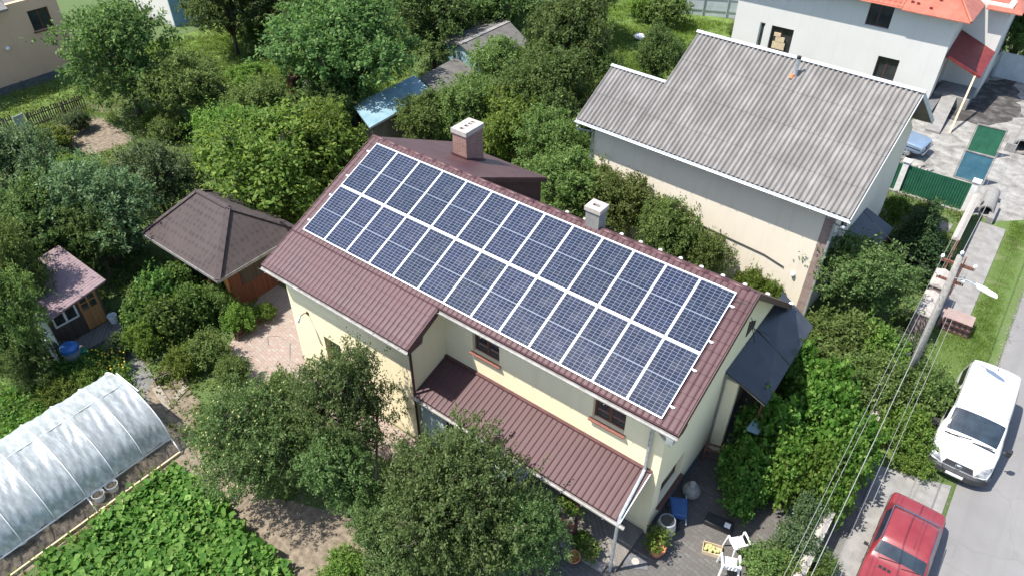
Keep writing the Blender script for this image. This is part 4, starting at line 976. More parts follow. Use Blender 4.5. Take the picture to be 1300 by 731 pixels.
# ------------------------------------------------------------------ fences
def picket_fence(name, label, a, b, h=.95, gap=.13, m='fencewood', group=None):
    t = thing(name, label, 'fence', (a[0], a[1], 0), 0, group); a = Vector((a[0], a[1], 0)); b = Vector((b[0], b[1], 0)); d = (b-a).normalized(); ln = (b-a).length
    q = MB(); s = 0.0; rg = random.Random(int(abs(a.x*100)))
    nrm = Vector((-d.y, d.x, 0))
    while s < ln:
        p = a+d*s; tilt = rg.uniform(-.03, .03); hh = h*rg.uniform(.93, 1.04)
        q.bar(p+nrm*.035, p+nrm*.035+d*tilt+Vector((0, 0, hh)), .07, .02, up=nrm); s += gap
    q.build('pickets', M[m], t)
    q = MB(); 
    for z in (.28*h, .76*h): q.bar(a+Vector((0, 0, z)), b+Vector((0, 0, z)), .04, .06)
    s = 0
    while s <= ln: p = a+d*s; q.bar(p-nrm*.05, p-nrm*.05+Vector((0, 0, h)), .07, .07); s += 2.0
    q.build('rail_and_posts', M['fencewood'], t); return t
for (a_, b_, lb) in ((P(198, 492), P(216, 520), 'pale plank laid along the soil near the greenhouse door'), (P(222, 507), P(238, 490), 'pale plank laid across the path toward the low edging')):
    t = thing('timber_plank', lb, 'plank', (a_[0], a_[1], 0)); MB().bar((a_[0], a_[1], .035), (b_[0], b_[1], .035), .28, .04).build('board', M['palewood2'], t)
picket_fence('picket_fence', 'dark picket fence between the tan house lawn and the brown soil plot', P(42, 166), P(112, 141), 1.1)
picket_fence('picket_fence', 'short dark picket fence run cut by the left edge below the tan house', P(-12, 182), P(22, 168), 1.1)
mp = thing('metal_gate', 'pale metal gate between the two picket fence runs', 'gate'); a, b_ = P(27, 172), P(38, 167)
mp.location = (a[0], a[1], 0)
q = MB(); A, B = Vector((a[0], a[1], 0)), Vector((b_[0], b_[1], 0))
for z in (.1, .55, 1.1): q.bar(A+Vector((0, 0, z)), B+Vector((0, 0, z)), .04, .05)
q.bar(A, A+Vector((0, 0, 1.15)), .06, .06); q.bar(B, B+Vector((0, 0, 1.15)), .06, .06); q.build('gate_frame', M['galv'], mp)
MB().bar((A+B)/2+Vector((0, 0, .12)), (A+B)/2+Vector((0, 0, 1.08)), (B-A).length*.9, .02, up=(B-A).cross(Vector((0, 0, 1)))).build('gate_sheet', M['greyblue'], mp)
picket_fence('picket_fence', 'dark picket fence in shade between the gazebo and the pink-roofed shed', P(120, 345), P(185, 312), 1.0)
picket_fence('picket_fence', 'low dark picket fence in front of the pink-roofed shed', P(45, 470), P(95, 448), .8)
picket_fence('garden_edging', 'low brown picket edging along the pink patio', P(302, 432), P(333, 410), .42, .1, 'redwood')
picket_fence('garden_edging', 'low brown picket edging beside the path near the greenhouse door', P(200, 488), P(245, 470), .4, .1, 'darkwood')
picket_fence('picket_fence', 'low dark picket fence under the big apple tree by the front court', P(640, 722), P(690, 742), .8, .12, 'darkwood')
wf = thing('sheet_fence', 'white and grey sheet fence behind the bright lawn', 'fence', (-2, 40.5, 0))
A, B = Vector((-8.5, 38.3, 0)), Vector((-.2, 41.9, 0))
q = MB(); q.bar(A+Vector((0, 0, .95)), B+Vector((0, 0, .95)), .04, 1.9); q.build('sheet', M['greyblue'], wf)
q = MB()
for i in range(6): p = A.lerp(B, i/5)+Vector((.03, -.06, 0)); q.bar(p, p+Vector((0, 0, 1.95)), .06, .06)
for z in (.5, 1.4): q.bar(A+Vector((.03, -.05, z)), B+Vector((.03, -.05, z)), .03, .04)
q.build('post', M['galv'], wf)
wf = thing('sheet_fence', 'grey sheet fence beyond the orange-roofed house at the right edge', 'fence', (17, 41, 0))
q = MB(); q.box(15.3, 22, 41.0, 41.05, .02, 1.7); q.build('sheet', M['greyblue'], wf)
q = MB()
for x in (15.4, 17.6, 19.8, 21.9): q.box(x, x+.08, 40.92, 40.99, 0, 1.8)
q.build('post', M['galv'], wf)
gf = thing('green_fence', 'dark green profiled sheet fence with white brick posts beside the building yard', 'fence', (16, 22.1, 0))
pts, fs = tile_grid((13.2, 22.0, 1.55), (1, 0, 0), (0, 0, -1), 4.25, 1.45, per=.12, row=0, amp=.03, shape=((0, 0), (.1, 1), (.5, 1), (.6, 0)))
MB().add(pts, fs).box(13.2, 17.4, 22.06, 22.08, .1, 1.56).build('sheet', M['greensheet'], gf)
for x in (14.35, 17.55): MB().box(x-.14, x+.14, 21.9, 22.2, 0, 1.75).box(x-.19, x+.19, 21.85, 22.25, 1.75, 1.83).build('post', M['whitep'], gf, bevel=.01)
MB().box(13.2, 17.45, 21.86, 22.28, .0, .1).build('footing', M['concrete'], gf)
# open gate leaves
def gate_leaf(label, a, b, h, m, lean):
    t = thing('gate_leaf', label, 'gate', (a[0], a[1], 0), 0, 'gate leaves standing in the building yard')
    A, B = Vector((a[0], a[1], .06)), Vector((b[0], b[1], .06)); U = Vector((lean[0], lean[1], h))
    d = (B-A).normalized()
    MB().prism([A+d*.05, B-d*.05, B-d*.05+U*.97, A+d*.05+U*.97], (0, .03, 0)).build('sheet', m, t)
    q = MB(); nn = (B-A).cross(U).normalized()
    for p_, r_ in ((A, B), (A+U, B+U), (A, A+U), (B, B+U)): q.bar(p_+Vector((0, .015, 0)), r_+Vector((0, .015, 0)), .05, .08, up=nn)
    q.build('leaf_frame', M['gutter'], t); return t
gate_leaf('blue-green gate leaf, sky reflection put into its tint, standing in the building yard, nearer the green fence', P(1210, 225), P(1247, 236), 1.5, M['skytintsheet'], (0, .12))
gate_leaf('green gate leaf standing in the building yard, farther from the green fence', P(1226, 192), P(1263, 201), 1.55, M['greensheet'], (0, .12))

# ------------------------------------------------------------------ street wall, pole, culvert pipes
def wall_seg(name, label, x0, x1, y0, y1, h, cap=True, group=None, m='wallbrick'):
    t = thing(name, label, 'wall', ((x0+x1)/2, (y0+y1)/2, 0), 0, group)
    MB().box(x0, x1, y0, y1, 0, h).build('masonry', M[m], t, bevel=.012)
    if cap:
        q = MB(); q.prism([(x0-.05, y0-.05, h), (x1+.05, y0-.05, h), (x1+.05, y1+.05, h), (x0-.05, y1+.05, h)], (0, 0, .06))
        q.prism([(x0-.03, y0-.03, h+.06), (x1+.03, y0-.03, h+.06), ((x0+x1)/2, y0-.03, h+.15)], (0, y1-y0+.06, 0)); q.build('cap', M['cap'], t)
    return t
wall_seg('street_wall', 'pinkish masonry garden wall under the vines along the roadside ditch', 17.98, 18.16, -6, 3.6, 1.05, m='wallbrick')
wall_seg('street_wall', 'pinkish masonry wall half buried in bushes beside the utility pole', 17.95, 18.12, 4.6, 9.6, 1.0)
wall_seg('gate_pier', 'broad pinkish gate pier with pale cap, the one nearer the brick stack', 17.72, 18.2, 10.6, 12.2, 1.5, group='gate piers by the street')
wall_seg('gate_pier', 'pinkish gate pier with pale cap, the one next to the rusty gate', 17.74, 18.2, 12.5, 13.7, 1.65, group='gate piers by the street')
gt_ = thing('street_gate', 'rusty brown sheet gate behind the top of the utility pole', 'gate', (17.95, 15, 0))
MB().box(17.93, 17.97, 13.9, 16.6, .12, 1.6).build('gate_sheet', M['rust'], gt_)
q = MB(); q.box(17.9, 17.925, 13.85, 16.65, .3, .36).box(17.9, 17.925, 13.85, 16.65, 1.3, 1.36).box(17.975, 18.01, 13.85, 13.9, 0, 1.65).box(17.975, 18.01, 16.6, 16.65, 0, 1.65); q.build('gate_frame', M['darktrim'], gt_)
wall_seg('street_wall', 'pinkish masonry wall between the rusty gate and the green fence', 17.70, 17.92, 17.2, 21.7, 1.2)
def culvert(label, a, b, r, rot=0):
    t = thing('concrete_pipe', label, 'pipe', (a[0], a[1], 0), 0, 'concrete pipes along the street ditch')
    A, B = Vector((a[0], a[1], r)), Vector((b[0], b[1], r)); d = (B-A).normalized(); s = d.cross(Vector((0, 0, 1))); n = 20; vs = []; fs = []
    for p in (A, B):
        for rr in (r, r*.78):
            for k in range(n): th = 2*math.pi*k/n; vs.append(p+s*math.cos(th)*rr+Vector((0, 0, 1))*math.sin(th)*rr)
    for k in range(n):
        l = (k+1) % n
        fs += [(k, l, 2*n+l, 2*n+k), (n+k, 3*n+k, 3*n+l, n+l), (k, n+k, n+l, l), (2*n+k, 2*n+l, 3*n+l, 3*n+k)]
    MB().add(vs, fs).build('pipe_shell', M['concrete'], t, smooth=False); return t
culvert('grey concrete culvert pipe lying at the end of the concrete apron', P(1248, 276), P(1257, 252), .33)
culvert('grey concrete culvert pipe in the building yard by the right edge', P(1292, 196), P(1306, 168), .45)
wall_seg('concrete_block', 'long concrete block standing behind the green gate leaf', 17.95, 18.45, 30.2, 32.6, .5, False, m='concrete')
tag(MB().box(18.6, 18.9, 21.7, 23.4, 0, .35).build('concrete_block', M['concrete'], bevel=.02), 'concrete curb block beside the nearer culvert pipe', 'block')
bs_ = thing('brick_stack', 'stack of pinkish bricks held by a rusty lattice frame on the verge', 'brick stack', (19.2, 12.5, 0))
MB().box(18.55, 19.72, 12.3, 13.1, .0, .55).build('bricks', M['wallbrick'], bs_)
q = MB()
for x in np.linspace(18.72, 19.72, 6): q.box(x-.032, x+.032, 12.26, 12.295, .03, .62)
for z in (.05, .33, .6): q.box(18.7, 19.74, 12.225, 12.259, z-.035, z+.035)
q.box(19.725, 19.76, 12.3, 13.1, .3, .34); q.build('lattice_frame', M['darktrim'], bs_)
up = thing('utility_pole', 'weathered wooden utility pole leaning over the bushes by the street', 'utility pole', (18.43, 7.2, 0))
PB, PT = Vector((18.43, 7.25, 0)), Vector((18.23, 7.15, 6.5))
MB().tube([PB-Vector((0, 0, .3)), PB.lerp(PT, .5), PT], [.135, .12, .105], 14).build('shaft', M['pole'], up, smooth=True)
q = MB(); yy = PT.y
q.bar((17.75, yy-.0, 6.2), (18.75, yy+.0, 6.2), .07, .09); q.bar((17.85, yy, 5.55), (18.65, yy, 5.55), .06, .08); q.bar(PB.lerp(PT, .78)+Vector((.16, 0, 0)), PB.lerp(PT, 1)+Vector((.16, 0, 0)), .04, .14)
q.build('crossarm', M['rust'], up)
ins = [(17.78, 6.3), (18.72, 6.3), (17.9, 5.64), (18.6, 5.64), (18.23, 6.62)]
for x, z in ins: MB().lathe((x, yy, z-.04), [(.03, 0), (.055, .03), (.05, .09), (.03, .12)], 10).build('insulator', M['porcelain'], up)
q = MB(); q.tube([(18.35, yy, 5.7), (18.75, yy-.25, 5.92), (18.95, yy-.4, 5.95)], .025, 7); arm = q.build('lamp_arm', M['galv'], up)
lh = MB(); lh.prism([(18.92, yy-.36, 5.93), (19.2, yy-.42, 5.95), (19.55, yy-.62, 5.97), (19.6, yy-.78, 5.97), (19.4, yy-.74, 5.96), (19.0, yy-.56, 5.94)], (0, 0, .1)); lh.build('street_lamp_head', M['whitemetal'], arm, bevel=.03)
def wire(label, pts, r=.012, m='wire', sag=.5):
    out = []
    for i in range(len(pts)-1):
        a, b = Vector(pts[i]), Vector(pts[i+1])
        for k in range(25):
            t = k/24; out.append(a.lerp(b, t)-Vector((0, 0, sag*4*t*(1-t))))
    tag(MB().tube(out, r, 5).build('overhead_wire', M[m], smooth=True), label, 'wire', 'overhead wires along the street')
wl_lab = ['overhead wire carried by the left end of the upper crossarm', 'overhead wire carried by the right end of the upper crossarm', 'overhead wire carried by the left end of the lower crossarm', 'overhead wire carried by the right end of the lower crossarm', 'thicker overhead wire carried by the top of the pole']
for (x, z), lb in zip(ins, wl_lab):
    wire(lb, [(x+.1, -24, z+.35), (x, yy, z+.05), (x+.5, 44, z+.4)], .010 if z > 6.5 else .006, sag=.45)
wire('thin black service wire from the pole to the grey-roofed house', [(17.95, yy, 5.6), (14.6, 11.2, 4.6)], .01, 'darkwire', .2)

# ------------------------------------------------------------------ vehicles
def smooth_parts(name, stations, secs, classify, mats, root, levels=2, split=9):
    """loft of half sections, subdivided as one skin, then split by part"""
    nh = len(secs[0]); ring = []; V_ = []; F_ = []; MI = []
    names = list(mats.keys())
    per = 2*nh-2
    for y, s in zip(stations, secs):
        pts = [(0 if i == 0 else w, yo+y, z) for i, (w, z, yo) in enumerate([(q if len(q) == 3 else (q[0], q[1], 0)) for q in s])]
        left = [(-p[0], p[1], p[2]) for p in pts[1:-1]][::-1]
        V_ += pts+left
    for i in range(len(stations)-1):
        for k in range(per):
            a, b = i*per+k, i*per+(k+1) % per
            F_.append((a, b, b+per, a+per))
            j = k if k < nh-1 else per-1-k
            MI.append(names.index(classify(i, j, k >= nh-1)))
    F_.append(tuple(range(per))[::-1]); MI.append(0); F_.append(tuple(range((len(stations)-1)*per, len(stations)*per))); MI.append(0)
    me = bpy.data.meshes.new('skin'); me.from_pydata(V_, [], F_)
    for n_ in names: me.materials.append(mats[n_])
    me.polygons.foreach_set('material_index', MI); me.update()
    bm = bmesh.new(); bm.from_mesh(me); bmesh.ops.recalc_face_normals(bm, faces=bm.faces); bm.to_mesh(me); bm.free()
    tmp = bpy.data.objects.new('skin', me); COL.objects.link(tmp)
    sm = tmp.modifiers.new('s', 'SUBSURF'); sm.levels = levels; sm.render_levels = levels
    dg = bpy.context.evaluated_depsgraph_get(); ev = tmp.evaluated_get(dg); full = bpy.data.meshes.new_from_object(ev)
    bpy.data.objects.remove(tmp)
    obs = {}
    for idx, n_ in enumerate(names):
        m2 = full.copy(); bm = bmesh.new(); bm.from_mesh(m2)
        bmesh.ops.delete(bm, geom=[f for f in bm.faces if f.material_index != idx], context='FACES')
        if not bm.faces: bm.free(); continue
        for f in bm.faces: f.material_index = 0; f.smooth = True
        bm.to_mesh(m2); bm.free(); m2.materials.clear(); m2.materials.append(mats[n_])
        if n_ != 'side_window': obs[n_] = link(n_, m2, root); continue
        for s_ in (-1, 1):
            for y0, y1 in ((-9, split), (split, 9)):
                m3 = m2.copy(); bm = bmesh.new(); bm.from_mesh(m3)
                bmesh.ops.delete(bm, geom=[f for f in bm.faces if f.calc_center_median().x*s_ < 0 or not y0 <= f.calc_center_median().y < y1], context='FACES')
                if bm.faces: bm.to_mesh(m3); link(n_, m3, root)
                bm.free()
    return obs
    return obs
def wheel(root, x, y, r, w, out):
    t = MB(); n = 22; prof = [(r*.62, -w/2), (r*.93, -w/2), (r, -w*.3), (r, w*.3), (r*.93, w/2), (r*.62, w/2)]
    def ringm(prof, caps):
        q = MB(); vs = []; fs = []
        for rr, d in prof:
            for k in range(n): a = 2*math.pi*k/n; vs.append((x+d, y+rr*math.cos(a), r+rr*math.sin(a)))
        for i in range(len(prof)-1):
            for k in range(n): fs.append((i*n+k, i*n+(k+1) % n, (i+1)*n+(k+1) % n, (i+1)*n+k))
        if caps: fs += [tuple(range(n)), tuple(range(len(vs)-n, len(vs)))]
        q.add(vs, fs); return q
    ty = ringm(prof, False).build('wheel', M['black'], root, smooth=True, local=True)
    ringm([(r*.62, -w*.42), (r*.62, w*.42)], True).build('rim', M['rim'], ty, local=True)
    q = MB()
    for k in range(5):
        a = 2*math.pi*k/5; q.bar((x+out*w*.43, y, r), (x+out*w*.43, y+math.cos(a)*r*.55, r+math.sin(a)*r*.55), .05, .03, up=(1, 0, 0))
    q.build('spokes', M['galv'], ty, local=True)

# white van, nose towards -y
van = thing('van', 'white panel van parked half on the verge beside the road', 'van', (20.80, 6.72, .012)); van.scale = (1, .935, 1)
st_ = [-2.40, -2.34, -2.15, -1.80, -1.52, -1.40, -1.0, -.62, -.50, .0, .55, .62, 1.4, 2.15, 2.30, 2.36]
def vs_(w, zb, zr, wr, low=.30):
    return [(0, low), (w*.86, low), (w*.98, low+.16), (w, .70), (w*.985, zb), (w*.965, zb+(zr-zb)*.12), (wr+(w-wr)*.1, zb+(zr-zb)*.86), (wr, zr-.03), (wr*.78, zr+.03), (0, zr+.06)]
def hood(w, low, zs, z1, z2, z3): return [(0, low), (w*.86, low), (w*.98, low+.14), (w, .62), (w*.985, zs), (w*.93, zs+.06), (w*.85, z1), (w*.72, z1+.02), (w*.45, z2), (0, z3)]
secs = [hood(.72, .36, .66, .74, .77, .78), hood(.86, .32, .70, .80, .84, .86), hood(.92, .30, .80, .90, .95, .97), hood(.94, .29, .94, 1.02, 1.07, 1.09),
        hood(.95, .29, 1.02, 1.10, 1.15, 1.17), [(0, .29), (.82, .29), (.93, .43), (.955, .70), (.945, 1.05), (.925, 1.12), (.875, 1.20), (.80, 1.23), (.55, 1.27), (0, 1.29)],
        [(0, .29), (.82, .29), (.93, .43), (.955, .70), (.945, 1.06), (.93, 1.14), (.85, 1.42), (.79, 1.50), (.56, 1.54), (0, 1.57)],
        [(0, .29), (.82, .29), (.93, .43), (.955, .70), (.945, 1.07), (.93, 1.16), (.83, 1.64), (.775, 1.745), (.58, 1.785), (0, 1.81)],
        vs_(.955, 1.08, 1.80, .765), vs_(.955, 1.08, 1.84, .77), vs_(.955, 1.08, 1.85, .77), vs_(.955, 1.08, 1.85, .77), vs_(.955, 1.08, 1.85, .77), vs_(.95, 1.08, 1.83, .765), vs_(.93, 1.06, 1.76, .74), vs_(.86, 1.04, 1.66, .68)]
secs = [[(q[0], q[1]) for q in s] for s in secs]
def vcls(i, j, left):
    if i in (5, 6) and j in (7, 8): return 'windshield'
    if j in (5,) and i in (6, 7, 8, 9): return 'side_window'
    if j in (5,) and i in (11, 12): return 'side_window'
    if i <= 1 and j in (0, 1, 2) or (i <= 0 and j <= 3) or (i == 2 and j <= 1): return 'front_bumper'
    return 'body'
# bonnet opening and cowl use body faces; lower front is grey plastic
def decal(body, corners, d, m, name, root, off=.008, n=8):
    from mathutils.bvhtree import BVHTree
    me = body.data; tr = BVHTree.FromPolygons([v.co[:] for v in me.vertices], [p.vertices[:] for p in me.polygons])
    c = [Vector(q) for q in corners]; d = Vector(d).normalized(); vs = []
    for i in range(n+1):
        for j in range(n+1):
            u, v = i/n, j/n; p = c[0].lerp(c[1], u).lerp(c[3].lerp(c[2], u), v)
            h = tr.ray_cast(p-d*2, d); q = h[0] if h[0] is not None else p
            vs.append(q-d*off)
    MB().add(vs, [(i*(n+1)+j, (i+1)*(n+1)+j, (i+1)*(n+1)+j+1, i*(n+1)+j+1) for i in range(n) for j in range(n)]).build(name, m, root, local=True, smooth=True)
vparts = smooth_parts('van', st_, secs, vcls, {'body': M['vanwhite'], 'windshield': M['carglass'], 'side_window': M['sideglass'], 'front_bumper': M['bumper']}, van, split=.58)
q = MB(); q.prism([(-.46, -2.405, .70), (.46, -2.405, .70), (.40, -2.31, .86), (-.40, -2.31, .86)], (0, -.02, .012)); gr_ = q.build('grille', M['blackplast'], van, local=True, bevel=.01)
q = MB(); n = 20
for k in range(n):
    a, b = 2*math.pi*k/n, 2*math.pi*(k+1)/n; c = Vector((0, -2.395, .785)); e = Vector((0, .45, .89)); 
    q.bar(c+Vector((math.cos(a)*.085, 0, 0))+e*math.sin(a)*.085, c+Vector((math.cos(b)*.085, 0, 0))+e*math.sin(b)*.085, .014, .014)
for a in (90, 210, 330): a = math.radians(a); q.bar(c, c+Vector((math.cos(a)*.085, 0, 0))+e*math.sin(a)*.085, .016, .012)
q.build('emblem', M['chrome'], gr_, local=True)
for s in (-1, 1):
    decal(vparts['body'], [(s*.50, -2.42, .70), (s*.80, -2.30, .70), (s*.93, -1.88, .98), (s*.66, -2.16, .94)], (0, .62, -.78), M['lamp'], 'headlight', van)
    q = MB(); q.bar((s*.95, -1.22, 1.12), (s*1.06, -1.20, 1.16), .06, .05); q.box(min(s*1.04, s*1.2), max(s*1.04, s*1.2), -1.28, -1.12, 1.06, 1.32); q.build('mirror', M['blackplast'], van, local=True, bevel=.025)
    for y in (-1.5, 1.55): wheel(van, s*.84, y, .33, .21, s)
    q = MB(); q.bar((s*.962, .56, .45), (s*.962, .56, 1.1), .012, .012); q.bar((s*.962, -.95, .45), (s*.962, -.95, 1.1), .012, .012); q.bar((s*.962, -2.0, .62), (s*.965, 2.2, .62), .012, .1, up=(0, 0, 1)); q.build('side_moulding', M['blackplast'], van, local=True)
q = MB(); n = 14; vs = []
for k in range(n+1):
    t = -1+2*k/n; x = .955*t; y = -2.47+.30*abs(t)**3.2
    vs += [(x, y+.02, .28), (x, y-.03, .36), (x, y-.04, .56), (x, y+.02, .63), (x, y+.16, .64), (x, y+.16, .28)]
q.add(vs, [(6*k+j, 6*k+(j+1) % 6, 6*k+6+(j+1) % 6, 6*k+6+j) for k in range(n) for j in range(6)]+[tuple(range(6)), tuple(range(6*n, 6*n+6))])
q.build('bumper', M['bumper'], van, smooth=False, local=True)
MB().box(-.26, .26, -2.53, -2.515, .42, .53).build('number_plate', M['whitep'], van, local=True)
q = MB(); q.bar((-.62, -1.50, 1.215), (.05, -1.43, 1.29), .02, .02); q.bar((.08, -1.50, 1.24), (.66, -1.44, 1.27), .02, .02); q.bar((-.75, -1.47, 1.19), (.75, -1.47, 1.2), .05, .03); q.build('wiper', M['blackplast'], van, local=True)
q = MB()
for s in (-1, 1): q.bar((s*.70, -.35, 1.86), (s*.70, 2.0, 1.865), .03, .012)
for y in (.55,): q.bar((-.68, y, 1.895), (.68, y, 1.895), .012, .008)
q.build('roof_seam', M['whitep'], van, local=True)
MB().tube([(0, 1.9, 1.9), (0, 2.0, 2.0)], .012, 6).build('aerial', M['blackplast'], van, local=True)

# red saloon, nose towards -y
def saloon(root, paint, L=1.0, glass_='carglass'):
    st = [-2.02, -1.97, -1.80, -1.35, -.80, -.70, -.28, -.18, .40, .85, .95, 1.32, 1.42, 1.85, 1.98, 2.03]
    def h(w, low, sh, top, crown): return [(0, low), (w*.88, low), (w*.98, low+.12), (w, .55), (w*.985, sh), (w*.95, sh+.025), (w*.90, top), (w*.87, top+.01), (w*.5, crown), (0, crown+.012)]
    def c(zr, wr, g=1.0): return [(0, .26), (.70, .26), (.79, .38), (.805, .55), (.795, .86), (.775, .90), (wr+.03, zr-.07), (wr, zr-.015), (wr*.7, zr+.015), (0, zr+.03)]
    sec = [h(.70, .42, .62, .68, .70), h(.77, .36, .72, .79, .80), h(.79, .30, .78, .83, .845), h(.80, .27, .82, .86, .88), h(.805, .26, .85, .89, .905), c(.98, .72), c(1.26, .65), c(1.34, .62), c(1.37, .61), c(1.35, .61), c(1.32, .62), c(1.02, .70), h(.80, .26, .86, .90, .92), h(.79, .30, .83, .88, .90), h(.77, .36, .78, .85, .865), h(.71, .42, .66, .74, .76)]
    def cl(i, j, left):
        if i in (5,) and j in (7, 8): return 'windshield'
        if i in (10,) and j in (7, 8): return 'rear_window'
        if j == 5 and i in (6, 7, 8, 9): return 'side_window'
        return 'body'
    smooth_parts('car', st, sec, cl, {'body': paint, 'windshield': M[glass_], 'rear_window': M[glass_], 'side_window': M[glass_]}, root)
    for s in (-1, 1):
        for y in (-1.28, 1.28): wheel(root, s*.70, y, .29, .165, s)
        q = MB(); q.lathe((s*.52, 0, 0), [(.001, 0)], 3) if False else None
        q = MB(); q.box(s*.55-.13, s*.55+.13, -2.045, -2.0, .56, .70); q.build('headlight', M['lamp'], root, local=True, bevel=.02)
        q = MB(); q.box(s*.58-.12, s*.58+.12, 2.0, 2.045, .58, .74); q.build('tail_light', M['redlamp'], root, local=True, bevel=.01)
        q = MB(); q.bar((s*.80, -.55, .92), (s*.90, -.52, .97), .03, .03); q.box(min(s*.86, s*.98), max(s*.86, s*.98), -.56, -.5, .93, 1.03); q.build('mirror', M['blackplast'], root, local=True, bevel=.01)
        q = MB(); q.bar((s*.645, -.35, 1.315), (s*.645, 1.0, 1.33), .022, .022); q.build('drip_rail', M['chrome'], root, local=True)
        q = MB()
        for y in (-.72, .32): q.bar((s*.81, y, .34), (s*.803, y, .88), .01, .012)
        q.bar((s*.806, -1.9, .66), (s*.808, 1.9, .66), .012, .03); q.build('side_moulding', M['blackplast'], root, local=True)
    q = MB(); q.box(-.78, .78, -2.12, -2.03, .42, .52); q.build('front_bumper', M['chrome'], root, local=True, bevel=.02)
    q = MB(); q.box(-.78, .78, 2.03, 2.12, .42, .52); q.build('rear_bumper', M['chrome'], root, local=True, bevel=.02)
    q = MB(); q.box(-.38, .38, -2.035, -2.005, .55, .70); q.build('grille', M['blackplast'], root, local=True)
    q = MB(); q.bar((-.5, -.76, .99), (.05, -.66, 1.06), .014, .014); q.bar((.1, -.76, .99), (.56, -.66, 1.05), .014, .014); q.build('wiper', M['blackplast'], root, local=True)
red = thing('car', 'faded red saloon car parked on the concrete pad at the bottom edge', 'car', (20.17, .22, .05))
saloon(red, M['carred'])
for x in (-.42, -.30, -.18, .12, .24): MB().box(x, x+.09, -1.03, -.93, .905, .916).build('bonnet_vent', M['blackplast'], red, local=True)
q = MB(); q.bar((-.60, 1.235, 1.10), (.60, 1.235, 1.10), .02, .02); q.bar((-.58, 1.02, 1.325), (.58, 1.02, 1.325), .02, .015); q.build('rear_window_trim', M['chrome'], red, local=True)
q = MB(); q.bar((.18, -.2, 1.385), (.18, .92, 1.388), .012, .004); q.bar((.18, 1.43, .93), (.18, 1.9, .90), .01, .006); q.build('roof_seam', M['trim_bur'], red, local=True)
blu = thing('car', 'pale blue hatchback nosing out behind the grey-roofed house', 'car', (12.55, 26.9, .012), math.radians(84))
saloon(blu, M['carblue'])

# ------------------------------------------------------------------ courtyard things
def chair(loc, rz, label, fallen=False):
    t = thing('garden_chair', label, 'chair', loc, rz, 'white plastic chairs in the front court'); m = M['plast']
    q = MB(); q.prism([(-.22, -.22, .42), (.22, -.22, .42), (.20, .20, .40), (-.20, .20, .40)], (0, 0, .025)); q.build('seat', m, t, local=True, bevel=.02)
    q = MB()
    for i in range(5): x = -.20+i*.1; q.bar((x*.95, .20, .42), (x*1.05, .34, .86), .07, .016, up=(0, 1, -.3))
    q.bar((-.24, .34, .86), (.24, .34, .86), .05, .05); q.build('backrest', m, t, local=True, bevel=.008)
    for s in (-1, 1):
        q = MB(); q.bar((s*.26, -.2, .64), (s*.25, .3, .66), .06, .025); q.build('armrest', m, t, local=True, bevel=.008)
        q = MB(); q.bar((s*.28, -.26, 0), (s*.25, -.18, .64), .05, .04); q.build('leg', m, t, local=True)
        q = MB(); q.bar((s*.28, .30, 0), (s*.23, .22, .66), .05, .04); q.build('leg', m, t, local=True)
    return t
c1 = P(926, 716, .4); chair((c1[0], c1[1], .008), math.radians(205), 'white plastic garden chair in full sun, nearest the bottom edge')
c2 = P(937, 690, .4); chair((c2[0], c2[1], .008), math.radians(230), 'white plastic garden chair partly in shade behind the sunlit one')
def at(px, py, z=0): x, y = P(px, py, z); return (x, y, .008)
cr = thing('vegetable_crate', 'small wooden crate of pale vegetables on the grey paving', 'crate', at(904, 697, .1), .3)
q = MB(); q.box(-.28, .28, -.18, -.165, 0, .16).box(-.28, .28, .165, .18, 0, .16).box(-.28, -.265, -.165, .165, 0, .16).box(.265, .28, -.165, .165, 0, .16).box(-.27, .27, -.17, .17, 0, .02); q.build('crate_box', M['palewood'], cr, local=True)
q = MB(); rg = random.Random(8)
for i in range(22): q.ball((rg.uniform(-.2, .2), rg.uniform(-.12, .12), rg.uniform(.08, .17)), rg.uniform(.04, .06), 7)
q.build('vegetables', M['apple'], cr, smooth=True, local=True)
bb = thing('black_box', 'flat black box with a white lid patch on the shaded paving', 'box', at(913, 664, .1), .15)
MB().box(-.42, .42, -.2, .2, 0, .2).build('box_body', M['blackplast'], bb, local=True, bevel=.015); MB().box(.16, .34, -.12, .06, .201, .215).build('lid_patch', M['plast'], bb, local=True)
def pot(name, label, loc, r=.2, h=.32, plant='bright', pr_=.35, pm='terracotta', seed=1, bloom=None):
    t = thing(name, label, 'potted plant', loc)
    MB().lathe((0, 0, 0), [(r*.68, 0), (r, h*.85), (r*1.1, h*.86), (r*1.1, h), (r*.9, h), (r*.86, h*.85)], 18).build('pot', M[pm], t, local=True)
    rng = np.random.default_rng(seed)
    (B, ax, nr, ln, wd), C, lr = crown_leaves(rng, pr_, h*.9, h*.9+pr_*1.5, 9, 60, 12, .16, .09, .6, .3)
    link('foliage', leaves_mesh('foliage', B, ax, nr, ln, wd, L[plant]), t)
    q = MB()
    for c in C[:6]: q.tube([(0, 0, h*.8), (c[0]*.5, c[1]*.5, (h+c[2])/2), tuple(c)], .008, 4)
    q.build('stem', M['bark'], t, local=True)
    return t
pot('potted_plant', 'green bushy plant in a terracotta pot at the house corner', at(834, 697, .2), .24, .34, 'bright', .42, seed=2)
pot('potted_plant', 'yellow-green plant in a pot on the veranda step', at(741, 690, .3), .16, .26, 'vine', .27, seed=3)
pot('potted_plant', 'small reddish plant in a terracotta pot beside the veranda step', at(748, 704, .2), .17, .26, 'olive', .28, seed=4)
hb_ = thing('hanging_basket', 'yellow-green hanging plant under the porch roof edge', 'hanging plant', (11.95, -4.78, 1.55))
MB().lathe((0, 0, 0), [(.08, 0), (.17, .16), (.15, .16)], 14).build('basket', M['rust'], hb_, local=True)
